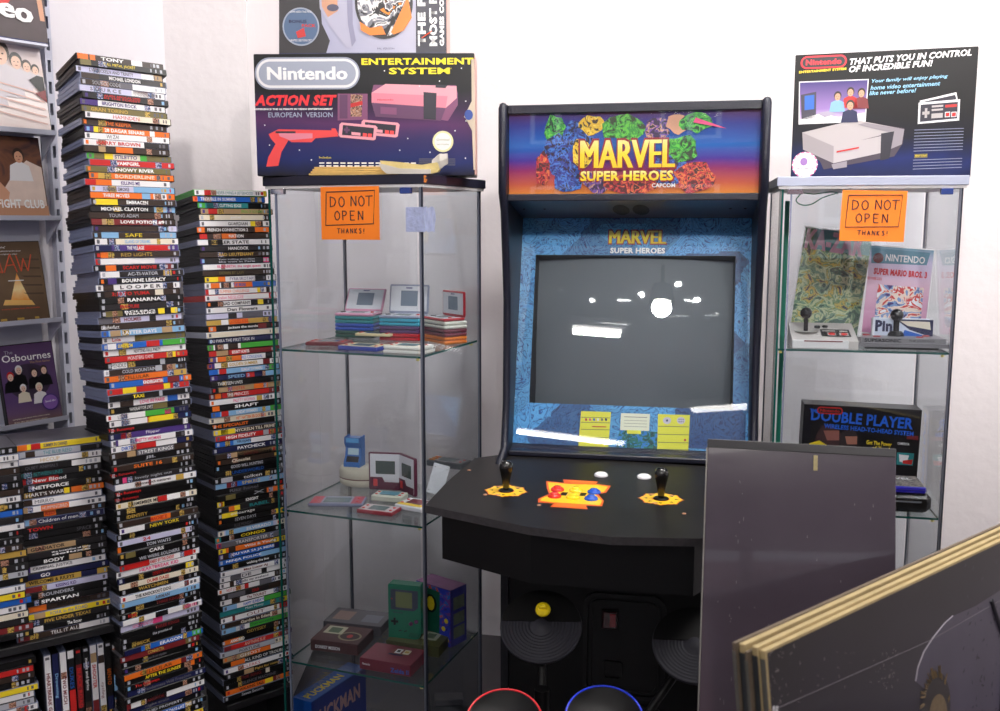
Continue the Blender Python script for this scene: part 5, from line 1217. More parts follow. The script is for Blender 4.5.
text(t,'THE LEVEL',.05,0,.12,.02,cm('w'),loc=(.07,.075,.0172),rotx=-math.pi/2,bold=.03)
cs=((802,403),(919,411),(916.5,489),(799,483))
t,w,h,g=upright('game_box','black game box with blue double player lettering, second shelf','box',cs,2.53,.0,.075,body=mat((16,14,18),.35,name='black card'))
t.location.z=DPZ+.0006 if False else t.location.z
mb=MB(); mb.flat([g(803,404),g(918,412),g(915.5,488),g(800,482)],-.0004,mat((14,14,20),.3,name='black print'))
mb.flat([g(815,434),g(820,425),g(832,424),g(840,434),g(838,446),g(812,446)],-.0008,mat((60,30,34),.5,name='dark hair print')); mb.flat([g(822,430),g(838,430),g(838,440),g(826,440)],-.0010,mat((150,90,80),.5,name='printed face')); mb.flat([g(838,436),g(843,430),g(853,430),g(858,438),g(856,446),g(840,446)],-.0008,mat((40,26,32),.5,name='dark hair print')); mb.flat([g(844,436),g(856,436),g(856,444),g(846,444)],-.0010,mat((170,110,90),.5,name='printed face'))
mb.flat([g(808,443),g(818,440),g(828,446),g(808,446)],-.0011,cm('y')); mb.flat([g(905,435),g(916,436),g(916,440),g(905,439)],-.0008,cm('m')); mb.flat([g(896,452),g(913,453),g(912,465),g(896,464)],-.0008,cm('q')); mb.flat([g(898,454),g(908,455),g(906,463),g(899,461)],-.001,cm('w')); mb.flat([g(902,460),g(912,459),g(911,464),g(902,463)],-.0011,cm('r'))
mb.build('printed_front',t)
BI=mat((20,96,214),.4,name='blue ink')
for s,x,y,W_,H_,m in(('THE',812,410,9,4,BI),('DOUBLE PLAYER',860,419,105,11,BI),('WIRELESS HEAD-TO-HEAD SYSTEM',867,429.5,92,4.5,BI),('Get The Power',878,443,26,4,cm('y')),('of Two!',880,448,18,3.5,cm('y')),('CAMERICA',902,443.5,12,2.5,cm('w'))):
    u,v=g(x,y); text(t,s,u,v,W_/121*w,H_/78*h,m,y=-.0014,bold=.03 if H_>4 else .02,roty=.04,name='title_lettering')
def pill(parent,g,cx,cy,rx,ry,m_out,m_in,w,h,W_,y=-.0015,k=.88):
    mb=MB(); u,v=g(cx,cy); a=abs(g(cx+rx,cy)[0]-u); b=abs(g(cx,cy+ry)[1]-v)
    def st_(a,b,y,m):
        P=[]
        for i in range(25):
            an=-math.pi/2+math.pi*i/24; P.append((u+a-b+b*math.cos(an),v+b*math.sin(an)))
        for i in range(25):
            an=math.pi/2+math.pi*i/24; P.append((u-a+b+b*math.cos(an),v+b*math.sin(an)))
        mb.flat(P,y,m)
    st_(a,b,y,m_out[0]); 
    n=1
    for f_,m in m_out[1:]: st_(a-b*(1-f_),b*f_,y-.0002*n,m); n+=1
    mb.build('logo_badge',parent); return u,v,a,b,y-.0002*n-.0002
u,v,a,b,y=pill(t,g,828,410,13,3.6,[cm('r'),(.65,mat((20,14,18),.4,name='black print2'))],None,w,h,None)
text(t,'Nintendo',u,v,a*1.5,b*.8,cm('r'),y=y)
mb=MB(); hw=w/2
mb.add([(hw+.0006,.006,.006),(hw+.0006,.07,.006),(hw+.0006,.07,h-.006),(hw+.0006,.006,h-.006)],[(0,1,2,3)],mat((150,130,110),.5,var=.5,scale=80,name='worn printed side')); mb.build('printed_side',t)
text(t,'DOUBLE PLAYER',0,0,h*.9,.03,BI,loc=(hw+.0012,.038,h*.5),bold=.05).rotation_euler=Euler((0,-math.pi/2,math.pi/2),'XYZ')
# green cable at the top of the right cabinet
t=thing('green_cable','thin green cable looped under the silver cabinet top','cable',(0,0,0))
pts=[]
for px,py,dy in((803,192,.03),(796,200,.03),(802,205,.04),(812,204,.05),(822,198,.06),(834,194,.07),(838,193,.09),(830,192,.08),(815,194,.05),(804,193,.03)):
    pts.append(atY(px,py,2.37+dy))
sm=[]
for i in range(len(pts)-1):
    for k in range(4):
        u=k/4; p0=pts[max(i-1,0)];p1=pts[i];p2=pts[i+1];p3=pts[min(i+2,len(pts)-1)]
        sm.append(.5*((2*p1)+(p2-p0)*u+(2*p0-5*p1+4*p2-p3)*u*u+(3*p1-p0-3*p2+p3)*u**3))
mb=MB(); mb.tube(sm+[pts[-1]],.0016,mat((20,110,80),.4,name='green cable sheath'),n=6); mb.build('cable',t)
mb=MB(); mb.box(0,.012,0,.004,0,1.47,mat((20,120,100),.4,name='green strip'),.001)
t=thing('green_strip','narrow green vertical strip inside the left of silver-topped cabinet','strip',R2(.045,.30,.106),RYW); mb.build('strip',t)
# ================================================================= CONSOLE BOXES ON THE CABINETS
def bigbox(name,label,corners,Yb,zb,depth,yaw,body,sidem=None,extra_top=0):
    n=Vector((-math.sin(-yaw),-math.cos(-yaw),0))
    base=atY((corners[2][0]+corners[3][0])/2,(corners[2][1]+corners[3][1])/2,Yb); base.z=zb
    base=Vector((base.x,base.y,zb))
    P=[atP(x,y,base,n) for x,y in corners]
    w=((P[1]-P[0]).length+(P[2]-P[3]).length)/2; h=P[0].z-zb
    X=Vector((math.cos(yaw),math.sin(yaw),0)); cx=((P[0]+P[3])/2+(P[1]+P[2])/2)/2; c=Vector((cx.x,cx.y,zb))
    t=thing(name,label,'box',c,yaw); mb=MB(); mb.box(-w/2,w/2,0,depth,0,h+extra_top,body,.002); 
    if sidem: mb.box(w/2-.0005,w/2+.0005,.004,depth-.004,.004,h-.004,sidem)
    mb.build('carton',t)
    f=pxmap(corners)
    def g(px,py): u,v=f(px,py); return (u-.5)*w,(1-v)*h
    return t,w,h,g
def px(mb,g,pts,k,m): mb.flat([g(*p) for p in pts],-.0003-.00025*k,m)
def T(t,g,w,h,cw,ch,s,x,y,W_,H_,m,k=10,bold=.03,shear=0,roty=0,name='lettering',spacing=1): u,v=g(x,y); return text(t,s,u,v,W_/cw*w,H_/ch*h,m,y=-.0004-.00025*k,bold=bold,shear=shear,roty=roty,name=name,spacing=spacing)
BKC=mat((12,12,16),.3,spec=.4,name='glossy black card')
ZT=1.6276
cs=((252.5,54),(471,52),(472,178),(258,177))
t,w,h,g=bigbox('console_box','large dark console box with pink light gun picture, on black-topped cabinet',((252.5,54),(475,51.5),(474,176),(258,176.5)),2.335,ZT,.115,-.03,BKC,mat((206,160,150),.5,var=.3,scale=40,name='worn card side with painted light'))  # pinkish light on the right side is put into the card colour
cw,ch=218,123
mb=MB()
SP=grad([(0,(10,12,30)),(.12,(18,34,96)),(.28,(44,34,90)),(.42,(84,40,92)),(.55,(44,22,60)),(.68,(12,12,20)),(1,(8,9,15))],'Z',0,h,.25,noise=.35,nscale=4,name='space sky print',coat=.5)
mb.flat([(-w/2+.001,.001),(w/2-.001,.001),(w/2-.001,h-.001),(-w/2+.001,h-.001)],-.0003,SP)
PK=mat((226,130,150),.35,name='pink console print'); PK2=mat((236,158,172),.35,name='light pink print'); PK3=mat((130,70,110),.35,name='mauve shadow print'); PK4=mat((96,52,92),.35,name='deep mauve print'); RDP=mat((236,70,70),.35,name='red gun print'); NV=mat((30,26,44),.35,name='navy print')
px(mb,g,[(372,92),(374,84),(392,84),(456,84),(458,92),(458,104),(448,120),(374,110)],1,PK3)
px(mb,g,[(372,92),(386,83),(457,85),(448,95)],2,PK2); px(mb,g,[(372,92),(448,95),(446,107),(372,102)],3,PK); px(mb,g,[(448,95),(457,85),(457,97),(446,107)],3,PK2)
px(mb,g,[(372,102),(446,107),(441,120),(376,116)],2,PK4); px(mb,g,[(381,106),(397,107),(397,114),(381,113)],4,PK3); px(mb,g,[(424,91),(437,92),(436,119),(424,118)],5,NV); px(mb,g,[(436,83.5),(448,84),(446,87),(436,86.5)],5,NV)
px(mb,g,[(338,93),(368,93),(368,119),(338,120)],1,PK3); px(mb,g,[(351,93.5),(363,94),(362,116),(351,116)],4,PICA); px(mb,g,[(340,94),(348,94),(348,118),(340,118)],3,PK4); px(mb,g,[(351,103),(363,100),(363,104),(351,107)],5,cm('r'))
for dx,dy,k in((22,-3,2),(0,0,5)):
    px(mb,g,[(340+dx,124+dy),(342+dx,122+dy),(376+dx,125+dy),(378+dx,127+dy),(376+dx,139+dy),(374+dx,140+dy),(341+dx,137+dy),(339+dx,135+dy)],k,PK2); px(mb,g,[(343.5+dx,124.5+dy),(374.5+dx,127.5+dy),(373.5+dx,137+dy),(342.5+dx,134.5+dy)],k+1,NV)
    px(mb,g,[(344.5+dx,128+dy),(350.5+dx,128.6+dy),(350+dx,131+dy),(344.3+dx,130.6+dy)],k+2,PK4); px(mb,g,[(346.4+dx,126+dy),(348.6+dx,126.2+dy),(348.2+dx,133+dy),(346+dx,132.8+dy)],k+2,PK4)
    px(mb,g,[(352+dx,131.5+dy),(361+dx,132.4+dy),(361+dx,135.4+dy),(352+dx,134.4+dy)],k+2,PK2); px(mb,g,[(363.5+dx,132.5+dy),(367.5+dx,133+dy),(367.2+dx,136.6+dy),(363.2+dx,136.2+dy)],k+2,RDP); px(mb,g,[(368.5+dx,133+dy),(372.5+dx,133.4+dy),(372.2+dx,137+dy),(368.2+dx,136.8+dy)],k+2,RDP)
px(mb,g,[(269,134),(279,129),(335,130),(339,136),(316,138),(312,142),(292,142),(289,140),(282,152),(279,166),(267,167),(269,157),(276,144),(271,138)],2,RDP); px(mb,g,[(279,133),(313,133),(313,138),(290,140),(280,136)],3,PK); px(mb,g,[(276,131),(296,131),(296,133),(276,133)],4,NV); px(mb,g,[(332,128),(336,128),(339,134),(332,134)],4,RDP)
mb.ell(*g(443,141),.0245,.0245,-.0015,mat((226,222,170),.35,name='gold seal print'),32); mb.ell(*g(443,141),.020,.020,-.0017,mat((232,232,232),.35,name='white seal print'),32)
for x,y in((462,67),(440,80),(420,85),(385,70),(466,100),(466,120),(400,150),(300,150),(312,160),(270,145),(430,152),(290,88),(330,80),(265,125),(408,138),(455,130),(465,158)): mb.ell(*g(x,y),.0016,.0016,-.0012,cm('W'),6)
for y,a,b in((162.5,320,418),(165.5,320,410)): 
    for i in range(int((b-a)/7)): px(mb,g,[(a+i*7,y),(a+i*7+5,y),(a+i*7+5,y+1.3),(a+i*7,y+1.3)],4,cm('w'))
for y in(158.5,160.5,162.5,164.5): px(mb,g,[(419,y),(455,y),(455,y+.8),(419,y+.8)],4,cm('x'))
mb.build('printed_front',t)
u,v,a,b,y=pill(t,g,307.5,73,53,16,[mat((150,156,176),.35,name='silver logo print'),(.90,cm('w')),(.74,mat((160,166,184),.35,name='silver logo field'))],None,w,h,None,y=-.002)
fat(t,'Nintendo',u,v,a*1.52,b*.82,cm('W'),.0009,y=y,bold=.02,name='logo_lettering')
YE=mat((246,226,20),.4,name='bright yellow ink'); RI=mat((236,40,50),.4,name='bright red ink')
T(t,g,w,h,cw,ch,'ENTERTAINMENT',418,60.5,110,6.5,YE,bold=.035,name='title_lettering'); T(t,g,w,h,cw,ch,'SYSTEM',420,70,60,6.5,YE,bold=.035,name='title_lettering')
T(t,g,w,h,cw,ch,'ACTION SET',296,100,82,11,RI,bold=.05,shear=.25,name='title_lettering'); T(t,g,w,h,cw,ch,'EXPERIENCE THE ULTIMATE IN VIDEO ENTERTAINMENT',294,108.8,78,1.8,cm('W'),bold=.04,shear=.1); T(t,g,w,h,cw,ch,'EUROPEAN  VERSION',301,114.5,64,5,mat((170,180,206),.4,name='pale ink'),bold=0,name='subtitle_lettering')
T(t,g,w,h,cw,ch,'Nintendo',386,99,16,1.6,mat((206,60,80),.4,name='tiny red ink')); T(t,g,w,h,cw,ch,'Includes:',326,157.5,12,2,YE,bold=0); T(t,g,w,h,cw,ch,'TM',450,67.5,4,1.5,YE,bold=0)
T(t,g,w,h,cw,ch,'Original',443,139.5,13,3,mat((190,190,170),.4,name='seal ink')); T(t,g,w,h,cw,ch,'seal of quality',443,144,12,1.8,mat((190,190,170),.4,name='seal ink'))
mb=MB(); u,v=g(468,114); mb.ell(u+.002,v,.010,.012,-.004,mat((40,70,150),.4,name='blue torn flap'),14); px(mb,g,[(472,58),(475,58),(475,170),(473,170),(472,130),(466,118),(464,116),(468,108),(472,100)],12,mat((206,190,170),.7,name='torn bare card')); mb.build('worn_edge',t)
# second box above, grey with black side panel
hb=h
t2,w2,h2,g2=bigbox('console_box','grey and black console box on top of the large dark one',((278.5,-30),(446,-32),(446.5,49),(281,50)),2.36,ZT+hb+.0006,.115,-.02,BKC,mat((222,170,160),.5,name='pale card side'))  # right side again coloured pinkish as if lit
cw2,ch2=167,81; 
mb=MB(); mb.flat([(-w2/2+.001,.001),(w2/2-.001,.001),(w2/2-.001,h2-.001),(-w2/2+.001,h2-.001)],-.0003,grad([(0,(170,170,196)),(1,(196,194,210))],'X',-.1,.2,.3,name='lilac grey print',noise=.2))
px(mb,g2,[(279,49),(326,49),(330,36),(322,20),(318,-31),(279,-31)],1,mat((34,30,36),.35,name='dark print')); px(mb,g2,[(416,50),(446,49),(446,-31),(416,-31)],2,mat((28,26,50),.35,name='navy print2')); px(mb,g2,[(279,50),(446,49),(446,47),(279,48)],3,cm('n'))
# printed controller prong
px(mb,g2,[(318,-31),(352,-31),(353,20),(356,36),(352,43),(346,42),(330,22),(320,6)],3,mat((176,174,196),.3,name='grey pad print')); px(mb,g2,[(320,-31),(336,-31),(338,8),(328,14),(322,4)],4,mat((206,150,120),.35,name='printed hand')); px(mb,g2,[(346,-31),(352,-31),(353,20),(356,36),(352,42),(348,20)],5,mat((140,138,166),.3,name='dark grey pad print'))
mb.ell(*g2(333,5),.014,.008,-.0018,mat((70,66,92),.3,name='pad slots'),16)
mb.ell(*g2(384,0),.068,.082,-.0012,mat((22,20,26),.35,name='black roundel'),36)
FI=blobs([(0,(20,16,20)),(.42,(120,120,130)),(.5,(230,226,226)),(.57,(30,26,30)),(.64,(240,140,40))],26,name='black white orange print'); mb.ell(*g2(384,0),.062,.076,-.0015,FI,36)
for P in([(360,18),(370,24),(382,22),(386,30),(370,31),(361,26)],[(391,28),(396,18),(408,-6),(412,14),(404,26),(394,30)]): px(mb,g2,P,7,mat((240,130,40),.4,name='orange flame print'))
mb.ell(*g2(301,23),.0435,.0435,-.0012,mat((150,160,180),.35,name='silver sticker'),36); mb.ell(*g2(301,23),.040,.040,-.0014,mat((74,100,136),.35,name='blue sticker field'),36)
mb.flat([g2(296,28),g2(304,24),g2(306,32),g2(298,34)],-.0018,cm('r')) ; mb.build('printed_front',t2)
T(t2,g2,w2,h2,cw2,ch2,'BONUS',298,18,18,3,cm('n'),k=8); T(t2,g2,w2,h2,cw2,ch2,'PACK',309,22,14,3,cm('r'),k=8); T(t2,g2,w2,h2,cw2,ch2,'LIMITED EDITION SET',301,36,22,2,cm('w'),k=8,bold=0); T(t2,g2,w2,h2,cw2,ch2,'GAME INSIDE THE PACK',301,9,22,2,cm('w'),k=8,bold=0); T(t2,g2,w2,h2,cw2,ch2,'PAL VERSION',386,43.5,17,1.8,mat((90,90,120),.4,name='grey ink'),bold=0)
for s,x,L_,H_ in(('THE FASTEST',422,110,8,),('MOST POWERFUL',433.5,118,8),('GAMES CONSOLE ON EARTH',442,128,4.6)):
    me,dim=tmesh(s,.05,0,cm('W'),1.0); o=bpy.data.objects.new('title_lettering',me); COL.objects.link(o); o.parent=t2
    k=w2/cw2; u,v=g2(x,41); L2=L_*k*.95; o.rotation_euler=(0,-math.pi/2,0); o.scale=(L2/dim[0],1,H_*k/dim[1]); o.location=(u,-.0035,v+L2/2)
mb=MB(); u,v=g2(427,31); mb.tube([(u-.012,-.0042,v-.006),(u+.012,-.0042,v+.01)],.0014,mat((236,90,60),.4,name='orange pen stroke'),n=5); mb.build('pen_stroke',t2)
# cardboard strip and taped paper lying on the cabinet edge
TP2=mat((206,170,100),.7,var=.2,scale=60,name='yellow-brown card')
p=atZ(352,173.6,ZT); t=thing('cardboard_strip','folded yellow-brown cardboard strips lying along the cabinet top edge','cardboard',(p.x,p.y-.0,ZT),-.18)
p0=Vector((OL[0],OL[1],0))
def Lc(x,y,z): return p0+Vector((math.cos(YL),-math.sin(YL),0))*x+Vector((math.sin(YL),math.cos(YL),0))*y+Vector((0,0,z))
t.location=Lc(.235,.02,ZT); t.rotation_euler=(0,0,-.16)
mb=MB()
for i in range(4): mb.box(-.104+.003*i,.103-.004*i,.004*i-.004,.028,.0005+.0052*i,.0048+.0052*i,TP2,.0004)
mb.build('folded_strips',t)
t=thing('masking_tape_bundle','crumpled yellowed masking tape bundle at the cabinet top corner','tape',Lc(.39,.006,ZT),-.05)
mb=MB(); TM=mat((206,186,120),.6,var=.25,scale=40,bump=.5,bscale=60,name='yellowed tape'); TW2=mat((190,184,176),.5,var=.2,scale=40,name='white tape')
mb.prism([(-.066,.030),(-.060,.012),(-.05,.0005),(.05,.0005),(.066,.004),(.07,.010),(.066,.026),(.03,.020),(-.02,.026)],0,.02,1,TM); mb.prism([(-.068,.024),(-.062,.010),(-.05,.0),(.05,.0),(.05,.010),(-.02,.012)],-.004,0,1,TW2)
vs=[];r_=random.Random(3)
for i in range(5):
    for j in range(6): a=j*math.pi*2/6; q=.018-.004*abs(i-2)+r_.uniform(-.003,.004); vs.append((.052+.009*i,.008+q*.6*math.cos(a),.022+q*math.sin(a)+.003*i))
mb.add(vs,[(i*6+j,i*6+(j+1)%6,(i+1)*6+(j+1)%6,(i+1)*6+j) for i in range(4) for j in range(6)],TW2); mb.build('tape_wad',t)
# box on the right cabinet
t,w,h,g=bigbox('console_box','black console box showing grey console and family photo, on silver-topped cabinet',((795,55),(975,48),(974,178),(791,177.5)),2.46,ZT,.12,-.30,BKC,mat((60,56,60),.5,name='dark card side'))
cw,ch=180,124
mb=MB(); mb.flat([(-w/2+.001,.001),(w/2-.001,.001),(w/2-.001,h-.001),(-w/2+.001,h-.001)],-.0003,grad([(0,(14,22,60)),(.15,(20,34,90)),(.32,(14,15,32)),(.5,(14,13,18)),(1,(13,12,16))],'Z',0,h,.25,noise=.25,nscale=9,name='black blue print'))
px(mb,g,[(799,81),(870,79),(868,121),(799,123)],1,cm('w')); px(mb,g,[(800,82),(869,80),(867,120),(800,122)],2,grad([(0,(226,214,230)),(.4,(150,120,180)),(1,(70,60,120))],'Z',h*.42,h*.78,name='lilac photo print'))
px(mb,g,[(801,94),(817,91),(817,117),(802,118)],3,mat((60,56,72),.4,name='television print')); px(mb,g,[(805,95),(815,94),(815,108),(805,109)],4,cm('B')); px(mb,g,[(800,118),(822,112),(840,116),(867,112),(867,120),(800,122)],3,cm('w'))
for x,y,r,c in((839,96,5,'c'),(852,92,5,'r'),(863,93,5,'m'),(852,105,5.5,'n')):
    u,v=g(x,y); s=w/cw; head(mb,u,v,r*s*.8,SKIN,cm('b'),y=-.0018-.0003*(r>5),body=cm(c))
px(mb,g,[(818,112),(830,110),(838,113),(826,116)],6,mat((170,160,180),.4,name='console print small'))
CG=mat((176,168,168),.35,name='console grey print'); CG2=mat((140,132,138),.35,name='console shade print'); CG3=mat((66,56,68),.35,name='console lower print')
px(mb,g,[(803,133),(857,120),(907,128),(906,143),(898,156),(826,168),(822,160),(804,146)],3,CG3); px(mb,g,[(803,131),(857,119),(907,129),(836,146)],4,CG); px(mb,g,[(803,131),(836,145),(836,162),(804,148)],5,mat((150,142,144),.35,name='console left print')); px(mb,g,[(836,145),(886,135),(886,152),(836,162)],5,CG); px(mb,g,[(886,135),(907,129),(905,144),(886,152)],5,CG2); px(mb,g,[(868,122),(907,129),(896,133),(860,124)],6,CG2)
px(mb,g,[(884,133),(897,131),(893,158),(884,160)],7,mat((34,32,44),.35,name='black flap print')); px(mb,g,[(834,163),(850,160),(850,166),(836,168)],7,CG2); mb.flat([g(839,150),g(862,146),g(862,147.5),g(839,151.5)],-.0026,cm('r'))
for dx,dy,k in((5,-6,3),(0,0,7)):
    px(mb,g,[(920+dx,103+dy),(960,100+dy),(960,121+dy),(920+dx,124+dy)] if dx==0 else [(921,101),(956,93),(959,106),(923,112)],k,cm('w'))
px(mb,g,[(922,105),(958,102.5),(958,119),(922,122)],8,NV)
px(mb,g,[(924,112),(931,111.5),(931,114.5),(924,115)],9,CG); px(mb,g,[(926.4,108.5),(928.8,108.4),(928.8,118),(926.4,118.2)],9,CG); 
for y in(106,109.5): px(mb,g,[(933,y),(944,y-.7),(944,y+1.2),(933,y+1.9)],9,CG)
px(mb,g,[(933,114),(944,113.3),(944,118),(933,118.7)],9,CG)
for x in(946,952.2): px(mb,g,[(x,112.5),(x+5,112.2),(x+5,117.4),(x,117.7)],9,cm('w')); 
for x in(946.6,952.8): px(mb,g,[(x,113.2),(x+3.8,113),(x+3.8,116.8),(x,117)],10,cm('r'))
px(mb,g,[(946,105.5),(957,104.8),(957,107.4),(946,108)],9,cm('r'))
px(mb,g,[(925,102),(955,95.5),(956.5,100),(926,104)],5,NV)
for y in range(129,171,3):
    if 152<y<158: continue
    px(mb,g,[(917,y+.6),(965,y-.5),(965,y+.3),(917,y+1.4)],3,mat((120,124,150),.5,name='fine print'))
px(mb,g,[(918,154),(931,153.6),(931,157.6),(918,158)],4,cm('v'))
mb.ell(*g(806,163),.031,.032,-.0014,mat((236,120,160),.4,name='pink sticker rim'),32); mb.ell(*g(806,163),.028,.029,-.0017,mat((240,226,232),.4,name='white sticker'),32)
for i in range(16): a=i*math.pi/8; u,v=g(806,163); mb.ell(u+.0295*math.cos(a),v+.03*math.sin(a),.0022,.0022,-.0019,cm('w'),8)
u,v=g(805,160); mb.ell(u,v,.009,.01,-.0021,mat((150,110,170),.4,name='lilac blob print'),12)
mb.build('printed_front',t)
u,v,a,b,y=pill(t,g,824,62,23.5,6.3,[mat((216,30,50),.4,name='logo red'),(.74,mat((28,24,34),.4,name='logo black'))],None,w,h,None,y=-.002)
text(t,'Nintendo',u,v,a*1.55,b*.9,mat((220,36,54),.4,name='logo red ink'),y=y,bold=.04,name='logo_lettering')
for s,x,yy,W_,H_,m,b_,sh,ro in(('ENTERTAINMENT SYSTEM',823,70.4,48,2.4,cm('y'),.04,0,.035),('THAT PUTS YOU IN CONTROL',909.5,58.2,118,6.3,cm('W'),.035,.25,.035),('OF INCREDIBLE FUN!',891,66.8,82,6.3,cm('W'),.035,.25,.035),('Your family will enjoy playing',910,79.6,74,4.2,mat((150,206,236),.4,name='sky ink'),.02,.25,.03),('home video entertainment',906,86,68,4.2,mat((150,206,236),.4,name='sky ink'),.02,.25,.03),('like never before!',894,91.8,46,4.2,mat((150,206,236),.4,name='sky ink'),.02,.25,.03),('OFFICIAL GAMES CLUB',806,167,18,2,cm('n'),0,0,0),('READY TO PLAY',924.5,155.7,11,1.6,cm('y'),0,0,0)):
    T(t,g,w,h,cw,ch,s,x,yy,W_,H_,m,bold=b_,shear=sh,roty=-ro,name='title_lettering')
# ================================================================= LEANING BOARD
BRD=mat((74,65,76),.16,var=.18,scale=6,bump=.05,bscale=40,coat=.25,name='glossy dark grey plastic sheet')
TL=atY(708,439,1.80); TR=atY(896,449,1.74); n0=None
BL=atY(683,711,1.66)
X=(TR-TL).normalized(); Zd=(TL-BL); Zd=(Zd-X*Zd.dot(X)).normalized(); Yd=Zd.cross(X)
w=(TR-TL).length; Lh=TL.z/Zd.z
c=TL-Zd*Lh
t=thing('grey_display_board','glossy dark grey plastic board leaning upright against the arcade cabinet','board')
t.matrix_world=Matrix(((X.x,Yd.x,Zd.x,c.x),(X.y,Yd.y,Zd.y,c.y),(X.z,Yd.z,Zd.z,c.z),(0,0,0,1)))
H0=max(.004,(-X.z)*w+.003)
mb=MB(); mb.box(0,w,0,.016,H0,Lh,BRD,.0012); mb.build('sheet',t)
mb=MB(); mb.box(-.0005,w+.0005,-.001,.017,Lh-.0155,Lh+.0005,mat((34,32,38),.3,name='dark top channel'),.001); mb.build('top_channel',t)
mb=MB(); mb.box(-.0022,-.0001,-.0005,.0165,H0,Lh-.016,mat((150,146,140),.4,name='pale cut edge')); mb.build('cut_edge',t)
mb=MB(); u=w*.57; mb.box(u,u+.0075,-.0012,-.0002,Lh-.048,Lh-.020,mat((170,156,110),.5,var=.3,scale=200,name='old yellowed tape'),.0004); mb.build('tape_scrap',t)
mb=MB(); r_=random.Random(5)
for _ in range(46):
    xx=r_.choice((r_.gauss(w*.17,.008),r_.gauss(w*.86,.01),r_.random()*w)); zz=Lh-.06-r_.random()*.45; l=r_.uniform(.002,.012)
    if 0.004<xx<w-.004: mb.box(xx,xx+.0005,-.0004,-.0001,zz,zz+l*.6,mat((140,134,136),.6,name='scratch'))
mb.build('scratches',t)
print('BOARD',w,Lh)
# ================================================================= STACK OF FRAMED POSTERS
ph=math.atan2(.64,.77); wp=Vector((math.cos(ph),math.sin(ph),0))
FC=atY(765,651,1.22)   # front-left top corner of nearest panel
lean=.13
def panel(i,off,th,dx,dz,edge,face,label,name='poster_panel'):
    n=Vector((-math.sin(ph),math.cos(ph),0))
    yawm=Matrix.Rotation(ph,4,'Z')@Matrix.Rotation(-lean,4,'X')
    up=(yawm@Vector((0,0,1,0))).to_3d(); back=(yawm@Vector((0,1,0,0))).to_3d()
    top=FC+back*off+wp*dx+up*dz; L_=top.z/up.z-.012; o=top-up*L_
    t=thing(name,label,'poster panel',group='poster panels leaning in the bottom right corner'); t.matrix_world=Matrix.Translation(o)@yawm
    W_=.95
    mb=MB(); mb.box(0,W_,0,th,.0,L_,edge,.0008); mb.build('board',t)
    mb=MB(); mb.box(-.0012,-.0001,.0003,th-.0003,.0,L_-.012,mat((38,42,46) if i%2 else (84,82,76),.5,var=.3,scale=60,name='grey end strip')); mb.build('end_strip',t)  # darker strip covering the left end of each panel
    return t,W_,L_
CE=mat((176,156,112),.7,var=.28,scale=25,name='cream card edge'); CE2=mat((104,90,74),.7,var=.3,scale=30,name='grey-brown card edge')
off=0
